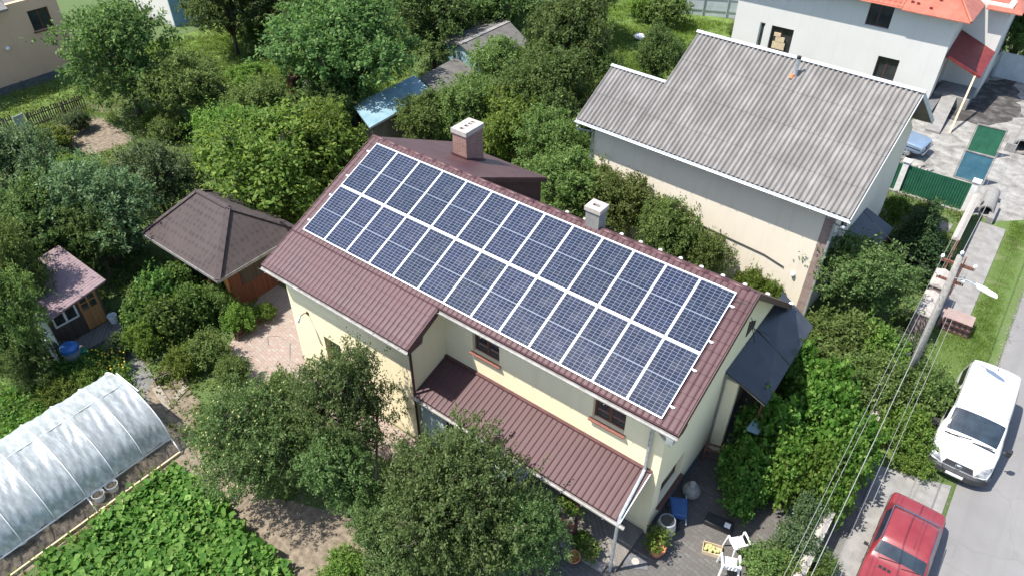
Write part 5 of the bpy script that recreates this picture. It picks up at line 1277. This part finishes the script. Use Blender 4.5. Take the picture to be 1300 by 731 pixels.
rng = np.random.default_rng(7); (B, ax, nr, ln, wd), _, _ = crown_leaves(rng, .42, -.1, .55, 10, 90, 12, .2, .09, .55, .9); link('foliage', leaves_mesh('foliage', B, ax, nr, ln, wd, L['vine']), hb_)
MB().tube([(0, 0, .1), (0, 0, .86)], .006, 5).build('hanger', M['darkwire'], hb_, local=True)
tp = thing('terracotta_pot', 'large empty terracotta pot lying by the veranda step', 'pot', at(728, 703, .2), .6)
q = MB(); q.lathe((0, 0, 0), [(.17, 0), (.26, .4), (.28, .4), (.28, .46), (.24, .46), (.2, .1)], 20); o = q.build('pot_body', M['terracotta'], tp, local=True); tp.rotation_euler = (math.radians(35), 0, .6); tp.location.z = .12; tp.scale = (.72,)*3
dm_ = thing('doormat', 'dark doormat with a pale motif in the sun patch', 'doormat', (14.0, -4.3, .012), .55)
MB().box(-.36, .36, -.24, .24, 0, .02).build('mat', M['darkstone'], dm_, local=True); MB().lathe((0, 0, .021), [(.12, 0), (.12, .004)], 12).build('motif', M['cap'], dm_, local=True)
for i, (px, py, r, lb) in enumerate(((703, 693, .2, 'rough pale stone by the veranda, left of the terracotta pot'), (715, 690, .16, 'small rough stone just beside the terracotta pot'), (690, 684, .17, 'rough stone at the foot of the apple tree shade'))):
    x, y, z = at(px, py); q = MB(); q.ball((0, 0, r*.5), r, 7, .65); o = q.build('stone', M['stone']); o.location = (x, y, 0); o.rotation_euler = (0, 0, i); tag(o, lb, 'stone', 'stones by the veranda')
bl = thing('barrow', 'blue plastic barrow and sacks against the gable wall', 'wheelbarrow', (14.25, -2.1, .008), .5); bl.scale = (.78,)*3
MB().prism([(-.3, -.4, .3), (.3, -.4, .3), (.36, .45, .3), (-.36, .45, .3)], (0, 0, .28)).build('tray', M['blueplast'], bl, local=True, bevel=.04)
MB().tube([(-.05, -.6, .2), (.05, -.6, .2)], .2, 16).build('wheel', M['black'], bl, local=True)
q = MB(); q.bar((-.3, -.55, .2), (-.34, .95, .42), .04, .04); q.bar((.3, -.55, .2), (.34, .95, .42), .04, .04); q.bar((-.33, .4, 0), (-.33, .4, .3), .04, .04); q.bar((.33, .4, 0), (.33, .4, .3), .04, .04); q.build('handle', M['galv'], bl, local=True)
br_ = thing('barrel', 'grey round barrel between the potted plant and blue barrow', 'barrel', (14.25, -2.95, .008))
MB().lathe((0, 0, 0), [(.24, 0), (.29, .3), (.29, .5), (.25, .75), (.22, .76), (.22, .72)], 18).build('barrel_body', M['galv'], br_, local=True); MB().lathe((0, 0, .715), [(.22, 0), (.22, .01)], 16).build('water', M['glass'], br_, local=True)
sk = thing('sack', 'beige sack leaning on the gable wall beyond the blue barrow', 'sack', (14.25, -1.2, .008))
MB().ball((0, 0, .28), .3, 9, .95).build('sack_body', M['stone'], sk, smooth=True, local=True); MB().lathe((0, 0, .5), [(.12, 0), (.06, .08), (.1, .16)], 10).build('sack_neck', M['cap'], sk, local=True)
gt2 = thing('garden_table', 'grey table with a metal tube frame beside the veranda wall', 'table', (10.35, -5.2, .02), .1)
MB().box(-.45, .45, -.3, .3, .70, .73).build('table_top', M['greywood'], gt2, local=True)
for sx in (-1, 1):
    for sy in (-1, 1): MB().tube([(sx*.42, sy*.27, 0), (sx*.4, sy*.26, .7)], .018, 7).build('leg', M['galv'], gt2, local=True)
ld = thing('ladder', 'grey wooden ladder standing inside the pear tree', 'ladder', (*P(470, 610), 0), .3)
q = MB()
for s in (-1, 1): q.bar((s*.22, 0, 0), (s*.17, .9, 3.0), .05, .07)
for i in range(9): t = (i+.6)/9.2; q.bar((-.21, .9*t, 3*t), (.21, .9*t, 3*t), .04, .04)
q.build('ladder_frame', M['greywood'], ld, local=True)
bt = thing('blue_bin', 'dark blue plastic bin at the edge of the vine', 'bin', at(1009, 646, .3))
MB().lathe((0, 0, 0), [(.18, 0), (.24, .5), (.26, .5), (.26, .55), (.22, .55)], 16).build('bin_body', M['blueplast'], bt, local=True); MB().tube([(-.25, 0, .5), (-.2, 0, .72), (.2, 0, .72), (.25, 0, .5)], .012, 5).build('handle', M['galv'], bt, local=True)
hs = tag(MB().tube([(-.3, -5.0, .03), (-.9, -5.0, .03), (-1.6, -4.4, .03), (-2.3, -4.4, .03), (-2.6, -4.7, .03), (-2.2, -5.0, .03)], .010, 5).build('garden_hose', M['gutter']), 'dark hose curling over the pink patio by the house corner', 'hose')
db = thing('debris_pile', 'pile of broken timber and rubble by the grey-roofed house corner', 'debris', (13.9, 24.6, 0))
q = MB(); rg = random.Random(6)
for i in range(16): a = rg.uniform(0, 3.1); x, y = 13.9+rg.uniform(-.9, .9), 24.6+rg.uniform(-.9, .9); q.bar((x, y, .06+i*.015), (x+math.cos(a)*rg.uniform(.5, 1.4), y+math.sin(a)*rg.uniform(.5, 1.4), .1+i*.02), .1, .03)
q.build('boards', M['greywood'], db)
q = MB()
for i in range(40): q.ball((13.9+rg.gauss(0, .7), 24.6+rg.gauss(0, .7), .05), rg.uniform(.05, .13), 5)
q.build('rubble', M['cap'], db)
ds = thing('scrap_boards', 'scrap boards and a post near the orange-roofed house corner', 'debris', (0.5, 30.5, 0))
q = MB(); q.bar((-.6, 31, 0), (-.6, 31, 1.6), .2, .2); q.bar((-1.2, 30.6, .2), (1.2, 31.2, .5), .15, .1); q.bar((-1, 30.2, .1), (1.4, 30.6, .2), .2, .05); q.build('boards', M['palewood'], ds)
ws = tag(MB().ball((*P(812, 47, .2), .2), .45, 8, .5).build('white_tarp', M['whitep'], smooth=True), 'crumpled white tarp lying on the bright lawn', 'tarp')

# ------------------------------------------------------------------ trees and shrubs
proto('darkA', 'garden_tree', L['dark'], 21, 2.6, 5.6, clear=.1, n_shoots=1150, per=20, leaf=.15, n_lobes=30)
proto('darkB', 'garden_tree', L['dark'], 22, 2.6, 5.4, clear=.1, n_shoots=1150, per=20, leaf=.15, n_lobes=24)
proto('oliveA', 'garden_tree', L['olive'], 23, 2.4, 4.8, clear=.15, n_shoots=1100, per=20, leaf=.14, n_lobes=30, droop=.3)
proto('oliveB', 'garden_tree', L['olive'], 24, 2.4, 4.8, clear=.18, n_shoots=1100, per=20, leaf=.14, n_lobes=22, droop=.2)
proto('brightA', 'leafy_tree', L['bright'], 25, 2.6, 5.4, clear=.12, n_shoots=1100, per=18, leaf=.19, wr=.5, n_lobes=26, droop=.5, shoot=.6)
proto('brightB', 'leafy_tree', L['bright'], 26, 2.6, 5.4, clear=.12, n_shoots=1100, per=18, leaf=.19, wr=.5, n_lobes=30, droop=.4, shoot=.6)
proto('bluishA', 'plum_tree', L['bluish'], 27, 2.5, 5.0, clear=.1, n_shoots=1150, per=20, leaf=.14, n_lobes=28)
proto('bluishB', 'plum_tree', L['bluish'], 28, 2.5, 5.0, clear=.1, n_shoots=1150, per=20, leaf=.14, n_lobes=22)
proto('appleA', 'apple_tree', L['apple'], 29, 2.9, 4.6, clear=.2, n_shoots=2100, per=20, leaf=.105, n_lobes=46, shoot=.5, fruit=750)
proto('appleB', 'apple_tree', L['apple'], 30, 3.1, 5.2, clear=.2, n_shoots=2500, per=20, leaf=.11, n_lobes=52, shoot=.55)
proto('pear', 'pear_tree', L['apple'], 31, 2.2, 5.5, clear=.25, n_shoots=1500, per=20, leaf=.10, n_lobes=32, shoot=.5)
proto('cherry', 'fruit_tree', L['apple'], 32, 2.2, 4.6, clear=.2, n_shoots=1500, per=18, leaf=.12, n_lobes=30, shoot=.5, droop=.2)
proto('shrubA', 'shrub', L['olive'], 33, 1.2, 1.6, clear=.05, n_shoots=520, per=16, leaf=.11, n_lobes=18, shoot=.35, trunk_r=.05, crown_name='foliage')
proto('shrubB', 'shrub', L['bright'], 34, 1.2, 1.5, clear=.05, n_shoots=480, per=16, leaf=.12, n_lobes=18, shoot=.35, trunk_r=.05, crown_name='foliage')
proto('shrubC', 'shrub', L['bluish'], 35, 1.2, 1.5, clear=.05, n_shoots=500, per=16, leaf=.11, n_lobes=16, shoot=.35, trunk_r=.05, crown_name='foliage')
proto('rasp', 'raspberry_bush', L['rasp'], 41, 1.2, 1.8, clear=.05, n_shoots=420, per=12, leaf=.17, wr=.8, n_lobes=18, shoot=.4, trunk_r=.04, crown_name='foliage')
proto('vineA', 'vine', L['vine'], 36, 2.2, 2.4, clear=.1, n_shoots=620, per=11, leaf=.24, wr=.9, n_lobes=34, shoot=.5, trunk_r=.05, droop=.3, crown_name='foliage')
proto('thuja', 'thuja', L['thuja'], 37, .85, 3.6, clear=.03, n_shoots=1500, per=14, leaf=.10, wr=.4, n_lobes=12, shoot=.3, trunk_r=.08, cone=True)
FT = 'fruit trees in the front garden'; BT_ = 'trees behind the main house'; LT = 'trees on the left side'; MT = 'trees between the two big houses'
place('darkA', 150, 64, 66, 7.2, 'large dark tree beside the tan house, its crown touching the wall', 'tree', LT)
place('oliveA', 240, 108, 48, 4.6, 'broad olive tree right of the large dark tree by the tan house', 'tree', LT)
place('darkB', 288, 12, 50, 5.5, 'dark tree right of the white outbuilding at the top edge', 'tree', LT)
place('darkB', 445, 62, 82, 7.5, 'biggest dark tree at the top, left of the felt-roofed shed', 'tree', BT_)
place('darkA', 548, 22, 58, 6.5, 'dark tree behind the pale blue gable of the felt-roofed shed', 'tree', BT_)
place('oliveB', 390, 62, 44, 5.5, 'lighter olive tree on the left flank of the biggest dark tree', 'tree', BT_)
place('brightA', 345, 205, 85, 6.0, 'bright green drooping tree directly behind the gazebo roof', 'tree', LT)
place('brightB', 415, 185, 60, 5.5, 'bright green tree touching the left end of the tiled roof', 'tree', LT)
place('brightB', 292, 182, 46, 5.0, 'bright green tree between the soil plot and the gazebo', 'tree', LT)
place('oliveB', 330, 135, 42, 4.2, 'pale olive tree left of the square brown flue', 'tree', LT)
place('darkB', 420, 130, 42, 4.0, 'small dark tree between the brown flue and the blue shed roof', 'tree', LT)
place('bluishA', 122, 264, 62, 5.2, 'bluish-green tree left of the gazebo, in front of the soil plot', 'tree', LT)
place('bluishB', 25, 218, 56, 5.0, 'dark bluish tree at the left edge below the tan house', 'tree', LT)
place('bluishA', 195, 228, 42, 4.2, 'bluish tree whose branches hang over the gazebo eave', 'tree', LT)
place('darkA', 50, 285, 58, 5.0, 'dark tree at the left edge above the pink-roofed shed', 'tree', LT)
place('darkB', 120, 300, 45, 4.0, 'dark tree in shade between gazebo and pink-roofed shed', 'tree', LT)
place('oliveA', 4, 400, 46, 5.2, 'olive tree hanging over the pink shed roof from the left edge', 'tree', LT)
place('oliveB', 5, 350, 45, 5.4, 'olive tree at the left edge just above the one over the shed roof', 'tree', LT)
place('darkA', 30, 460, 32, 2.4, 'low dark tree at the left edge below the pink-roofed shed', 'tree', LT)
place('darkA', 720, 55, 62, 6.8, 'tall dark tree right of the felt-roofed shed', 'tree', BT_)
place('darkB', 700, 120, 55, 5.8, 'dark tree midway between felt shed and grey corrugated roof', 'tree', BT_)
place('oliveA', 640, 90, 42, 4.6, 'olive tree in front of the felt-roofed shed eave', 'tree', BT_)
place('oliveB', 590, 135, 50, 4.4, 'olive tree directly behind the brick chimney', 'tree', BT_)
place('oliveA', 545, 150, 38, 3.6, 'olive tree between the blue shed roof and the brick chimney', 'tree', BT_)
place('brightA', 655, 155, 45, 4.6, 'greener tree just right of and behind the brick chimney', 'tree', BT_)
place('oliveB', 705, 185, 48, 4.6, 'olive tree left of the grey roof gutter corner', 'tree', MT)
place('oliveA', 730, 235, 55, 4.2, 'olive tree behind the ridge between brick and concrete chimneys', 'tree', MT)
place('oliveB', 790, 255, 48, 4.0, 'olive tree behind the concrete chimney against the beige wall', 'tree', MT)
place('oliveA', 850, 295, 42, 3.8, 'olive tree right of the concrete chimney against the beige wall', 'tree', MT)
place('oliveB', 900, 322, 27, 3.0, 'smallest olive tree of the row against the beige wall', 'tree', MT)
place('darkB', 835, 72, 32, 4.5, 'dark bushy tree above the left end of the grey corrugated roof', 'tree', BT_)
place('darkA', 765, 98, 30, 4.4, 'dark tree at the near edge of the bright lawn', 'tree', BT_)
place('darkB', 640, 5, 45, 6, 'dark tree at the top edge right of the felt shed', 'tree', BT_)
place('darkA', 600, -20, 50, 6, 'dark tree cut by the top edge above the felt-roofed shed', 'tree', BT_)
place('darkA', 345, -5, 48, 6, 'dark tree cut by the top edge above the overgrown meadow', 'tree', BT_)
place('darkB', 740, -5, 40, 5.5, 'dark tree cut by the top edge at the lawn corner', 'tree', BT_)
place('appleA', 322, 560, 92, 4.3, 'apple tree dotted with pale yellow fruit beside the greenhouse', 'tree', FT)
place('appleB', 585, 640, 108, 5.0, 'largest apple tree, in front of the porch roof', 'tree', FT)
place('pear', 440, 520, 64, 5.6, 'taller pear tree standing against the cream wing wall', 'tree', FT)
place('cherry', 430, 600, 62, 3.8, 'low fruit tree between the fruiting apple and the largest apple tree', 'tree', FT)
place('cherry', 500, 690, 60, 3.4, 'fruit tree at the bottom edge left of the largest apple tree', 'tree', FT)
place('appleB', 660, 680, 58, 3.6, 'small apple tree at the right flank of the largest one by the veranda', 'tree', FT)
place('cherry', 1092, 352, 56, 4.2, 'rounded fruit tree at the corner of the grey-roofed house', 'tree')
place('thuja', 1168, 302, 36, 3.9, 'dark dense conical thuja behind the street gate', 'conifer', frac=.5)
place('darkB', 1296, 45, 30, 4.5, 'dark tree at the right edge beside the orange-roofed house', 'tree')
SG = 'shrubs around the garden'
SH = [
 ('shrubA', 1060, 430, 48, 2.2, 'olive shrub right of the dark lean-to roof tip'), ('shrubB', 1105, 440, 44, 2.0, 'green shrub under the fruit tree by the grey-roofed house'),
 ('shrubA', 1120, 490, 48, 2.2, 'olive shrub at the foot of the leaning utility pole'), ('shrubA', 1070, 490, 44, 2.0, 'olive shrub between the lean-to and the utility pole'),
 ('shrubA', 1178, 500, 40, 2.0, 'dense shrub on the verge left of the van window'), ('shrubB', 1150, 545, 36, 1.6, 'shrub on the verge just left of the van bonnet'),
 ('shrubB', 1165, 585, 22, .8, 'low grassy shrub in front of the van wheel'), ('shrubC', 1015, 690, 34, 1.6, 'bluish shrub right of the white plastic chairs'),
 ('shrubA', 975, 715, 38, 1.3, 'yellowish shrub below the white plastic chairs'), ('shrubC', 1028, 655, 26, 1.7, 'dark bluish shrub beside the blue bin'),
 ('shrubB', 1005, 728, 30, 1.2, 'yellow-green shrub at the bottom edge by the street wall'), ('shrubC', 1150, 440, 30, 1.4, 'flowering shrub near the brick stack and the pole'),
 ('shrubB', 1140, 262, 16, 1.3, 'small green shrub climbing the green fence post'), ('shrubB', 1165, 268, 14, .9, 'small shrub at the foot of the green fence'), ('shrubA', 1195, 310, 18, 1.2, 'small shrub between thuja and street wall'),
 ('shrubC', 96, 152, 20, 1.2, 'bushy shrub in front of the dark picket fence'), ('shrubB', 200, 150, 20, 1.0, 'green shrub right of the brown soil plot'),
 ('rasp', 200, 372, 28, 1.9, 'raspberry bush nearest the gazebo shutters'), ('rasp', 230, 355, 26, 1.8, 'raspberry bush under the gazebo eave corner'), ('rasp', 180, 395, 26, 1.8, 'raspberry bush right of the wooden shed door'),
 ('rasp', 215, 400, 30, 1.7, 'bright raspberry bush in the middle of the patch'), ('rasp', 245, 385, 26, 1.7, 'raspberry bush left of the gazebo corner'), ('shrubB', 180, 425, 24, 1.4, 'low green bush by the shed deck'),
 ('shrubA', 278, 380, 24, 1.5, 'shrub at the gazebo corner facing the patio'), ('shrubB', 300, 402, 24, 1.2, 'leafy shrub behind the brown edging of the patio'), ('shrubA', 264, 440, 34, 1.4, 'rose shrub left of the pink patio'),
 ('shrubA', 292, 468, 24, 1.1, 'rose shrub at the lower corner of the pink patio'), ('shrubB', 235, 452, 26, 1.1, 'low shrub by the garden path near the greenhouse'), ('shrubC', 148, 438, 18, .9, 'grey-green clump beside the shed path'),
 ('shrubB', 335, 395, 14, .8, 'small yellowish shrub at the gazebo end of the patio'), ('shrubB', 350, 488, 22, .9, 'low shrub in front of the patio under the pear tree'),
 ('shrubB', 955, 360, 22, 1.6, 'light shrub against the beige wall at the roof end'), ('shrubB', 980, 372, 14, 1.3, 'small light shrub beside the pilaster of the beige wall'),
 ('shrubA', 850, 8, 30, 2.4, 'overgrown bush in front of the sheet fence on the lawn'), ('shrubB', 820, 2, 26, 2.2, 'light overgrown bush at the top of the lawn'), ('shrubA', 935, 38, 12, 1.2, 'small bush beside the white house corner'),
 ('shrubB', 312, 92, 26, 1.2, 'bright bush in the overgrown meadow below the dark tree'), ('shrubB', 350, 105, 26, 1.2, 'bright bush in the overgrown meadow near the olive tree'), ('shrubA', 330, 45, 36, 2.0, 'olive bush at the far side of the overgrown meadow'),
 ('shrubB', 395, 150, 26, 1.8, 'bright bush at the foot of the brown flue'), ('shrubA', 215, 160, 24, 1.4, 'olive bush right of the soil plot edge'),
 ('shrubB', 75, 215, 26, 1.4, 'green bush left of the soil plot corner'), ('shrubB', 60, 175, 28, 1.3, 'light bush by the pale metal gate'),
 ('shrubB', 110, 480, 24, .9, 'flower clump between the pink-roofed shed and the greenhouse'), ('shrubB', 75, 495, 26, .9, 'leafy vegetable clump left of the greenhouse end'),
 ('shrubA', 1045, 715, 20, 1.0, 'small shrub on the street wall at the bottom edge'), ('shrubB', 440, 715, 30, .8, 'tall grass clump at the bottom edge left of the apple trees'),
 ('shrubB', 760, 165, 30, 3.0, 'light green shrub beside the gutter downpipe of the grey-roofed house'), ('shrubA', 745, 120, 30, 3.0, 'olive shrub left of the corrugated roof corner'),
]
for k, px, py, r, h, lb in SH: place(k, px, py, r, h, lb, 'shrub', SG, frac=.6)
VG = 'vines along the court and the street'
for px, py, r, h, lb in ((1040, 535, 50, 2.6, 'bright large-leaved vine in the sun beside the overhead wires'), (1062, 585, 44, 2.3, 'bright vine spilling over the street wall above the culvert'),
                         (1030, 610, 40, 2.3, 'bright vine above the blue bin'), (985, 545, 44, 2.6, 'shaded vine under the dark lean-to roof'), (955, 590, 40, 2.0, 'shaded vine nearest the gable wall of the cream house'),
                         (1000, 590, 40, 2.3, 'half shaded vine at the edge of the house shadow'), (1010, 480, 42, 2.6, 'vine at the lower corner of the dark lean-to roof'), (945, 625, 32, 1.3, 'low shaded vine at the paving edge behind the black box'),
    (1050, 505, 46, 2.5, 'sunny vine reaching toward the foot of the utility pole'), (1080, 560, 36, 2.2, 'sunny vine tangled between the wires and the garden wall'), (1050, 630, 30, 1.9, 'lowest sunny vine draped over the garden wall beside the ditch')):
    place('vineA', px, py, r, h, lb, 'vine', VG, frac=.6)
# trees past the frame, so the plot does not end at the picture edge
for i, (x, y, k, lb) in enumerate(((-14, -16, 'oliveA', 'olive tree outside the garden beyond the greenhouse'), (-22, -9, 'darkA', 'dark tree outside the garden behind the pink-roofed shed'), (-18, 30, 'darkB', 'dark tree far behind the overgrown meadow'), (-26, 34, 'darkA', 'dark tree far behind the white outbuilding'), (5, 47, 'oliveB', 'olive tree behind the unfinished house'))):
    place(k, 0, 0, 0, 5.5, lb, 'tree', at=(x, y), r=2.8)

# ------------------------------------------------------------------ ground cover (nobody could count it)
def inpoly(pt, poly):
    x, y = pt; c = False; j = len(poly)-1
    for i in range(len(poly)):
        xi, yi = poly[i]; xj, yj = poly[j]
        if (yi > y) != (yj > y) and x < (xj-xi)*(y-yi)/(yj-yi)+xi: c = not c
        j = i
    return c
BLOCK = [rect(-.4, 13.9, -5.0, 4.8), rect(10.8, 18.4, -9, 6.6), rect(-5.5, 5.9, -6.8, -1.9), rect(2.2, 14.4, 9.3, 18.6), rect(-.3, 15.4, 33, 44), rect(12.6, 21.2, 22.0, 44),
         rect(18.2, 60, -60, 80), rect(-8.8, -4.6, -4.8, -1.3), rect(-10.8, -7.4, -10.2, -7.8), [(-27.3, -1.4), (-25.9, 1.5), (-21.6, 1.2), (-22.0, -1.2), (-25, -1.9)],
         rect(-60, -33.6, -10, 5), rect(-41, -35.6, 12.8, 17.6), [(-8.0, -8.2), (-7.3, -8.1), (-3.2, -8.9), (-1.6, -9.7), (-2.0, -10.0), (-3.6, -9.5), (-7.6, -8.9)], rect(-4.9, -.2, -20, -9.9),
         [P(350, 640), P(430, 640), P(500, 731), P(340, 731), P(215, 600), P(240, 560)], rect(14.4, 17.5, 19.4, 20.9), rect(-10.9, -8.7, 8, 12.6), rect(-13, -8.4, 16.5, 23)]
def scatter(n, box, keep=None):
    out = []
    while len(out) < n:
        p = (RNG.uniform(box[0], box[1]), RNG.uniform(box[2], box[3]))
        if keep is not None:
            if not inpoly(p, keep): continue
        elif any(inpoly(p, b) for b in BLOCK): continue
        out.append(p)
    return np.array(out)
def cover(name, pts, m, per, h, spread, leaf, wr, up, label, cat):
    n = len(pts); hh = h*RNG.uniform(.3, 1.2, n)*(.6+.6*np.sin(pts[:, 0]*.9)*np.cos(pts[:, 1]*.7)).clip(.25, 1.2)
    b = np.repeat(np.c_[pts, np.zeros(n)], per, 0); k = len(b); t = RNG.random(k)
    b[:, :2] += RNG.normal(size=(k, 2))*spread; b[:, 2] = np.repeat(hh, per)*t*(0 if up else 1)+.02
    ax = RNG.normal(size=(k, 3))*(.35 if up else .9); ax[:, 2] += 1.2 if up else .1
    nr = RNG.normal(size=(k, 3))*(1 if up else .5)+np.array([0, 0, 0 if up else 1.0])
    ln = (np.repeat(hh, per)*RNG.uniform(.6, 1.2, k)) if up else leaf*RNG.uniform(.6, 1.4, k)
    o = link(name, leaves_mesh(name, b, ax, nr, ln, (ln*wr if not up else np.full(k, leaf)), m))
    return tag(o, label, cat, kind='stuff')
cover('weeds', scatter(15000, (-33, 18, -22, 34)), L['weeds'], 16, .7, .16, .12, .55, False, 'low weeds and herbs covering the garden ground', 'weeds')
cover('tall_grass', scatter(11000, (-33, 18, -22, 34)), L['grass'], 12, .55, .12, .022, .1, True, 'tall grass tufts growing through the garden', 'grass')
cover('lawn_grass', np.r_[scatter(5200, (-14, 3, 22, 41), [(-9, 22), (2, 22), (3, 31), (-2, 39), (-13, 40), (-12, 30)]), scatter(4500, (-34, -13, 5, 25), [(-34, 9), (-24, 6), (-17, 5), (-13, 13), (-20, 22), (-34, 24)])], L['grass'], 12, .3, .15, .03, .1, True, 'bright green grass of the lawn and meadow', 'grass')
cover('verge_grass', scatter(3800, (18.5, 21, 4, 24), [(19.6, 13), (20.7, 13), (20.75, 5), (18.7, 5), (18.6, 12.5), (19.65, 13), (19.7, 22.6), (20.4, 22.6), (20.5, 13)]), L['grass'], 12, .11, .1, .014, .1, True, 'short sunlit grass on the verge by the road', 'grass')
# squash patch: big flat leaves on stalks
SQ = [P(55, 712), P(110, 690), P(190, 615), P(225, 598), P(285, 640), P(320, 690), P(385, 735), P(60, 760)]
pts = scatter(1900, (min(p[0] for p in SQ), max(p[0] for p in SQ), min(p[1] for p in SQ), max(p[1] for p in SQ)), SQ)
V_, F_ = [], []
for x, y in pts:
    for _ in range(3):
        px, py = x+RNG.normal()*.1, y+RNG.normal()*.1; z = RNG.uniform(.12, .5)+.16*math.sin(x*2.3)*math.cos(y*1.9); r = RNG.choice([.04, .055, .07, .09, .125])*RNG.uniform(.85, 1.15); a0 = RNG.uniform(0, 6.28)
        tx, ty = RNG.normal()*.5, RNG.normal()*.5; i0 = len(V_); V_.append((px, py, z-.03))
        for k in range(9):
            a = a0+6.28*k/9; rr = r*(1.0 if k % 2 else .82)*(.55 if k == 0 else 1); dx, dy = math.cos(a)*rr, math.sin(a)*rr
            V_.append((px+dx, py+dy, z+dx*tx+dy*ty+.02*math.sin(a*3)))
        for k in range(9): F_.append((i0, i0+1+k, i0+1+(k+1) % 9))
tag(link('squash_leaves', np_mesh('squash_leaves', V_, F_, L['squash'])), 'dense patch of broad squash leaves below the greenhouse', 'squash patch', kind='stuff')
V0 = [P(0, 500), P(110, 445), P(165, 470), P(175, 490), P(60, 545), P(0, 580)]
pts = scatter(700, (min(p[0] for p in V0), max(p[0] for p in V0), min(p[1] for p in V0), max(p[1] for p in V0)), V0)
cover('vegetable_leaves', pts, L['squash'], 14, .5, .15, .13, .6, False, 'leafy vegetable bed between the shed and the greenhouse', 'vegetable bed')
fl = MB(); 
for i in range(45):
    x, y = P(RNG.uniform(110, 160), RNG.uniform(440, 470), .6); fl.ball((x, y, RNG.uniform(.45, .65)), .035, 5)
tag(fl.build('yellow_flowers', M['flower'], smooth=True), 'yellow flower heads beside the shed path', 'flowers', kind='stuff')

for i, y in enumerate((-10.9, -12.3, -13.8, -15.3)):
    for j, x in enumerate((-3.5, -1.7)):
        place('rasp', 0, 0, 0, 1.15, f"{('leafy tomato plant nearest the greenhouse door', 'tomato plant just beyond the first greenhouse hoops', 'tomato plant midway along the greenhouse', 'tomato plant near the picture edge under the film')[i]} on its {('far', 'near')[j]} side", 'plant', 'plants inside the greenhouse', at=(x, y), r=.62)
gv = MB(); rg = random.Random(12)
for i in range(2600):
    y = rg.uniform(4.5, 30); x = 21.08+rg.gauss(0, .16); r = rg.uniform(.012, .034); a = rg.uniform(0, 6.28)
    p = [(x+r*math.cos(a+k*2.1), y+r*math.sin(a+k*2.1)*1.2, .012) for k in range(3)]; gv.add(p+[(x, y, .012+r)], [(0, 1, 3), (1, 2, 3), (2, 0, 3)])
tag(gv.build('gravel', M['rubble']), 'loose gravel spilled along the edge of the road', 'gravel', kind='stuff')
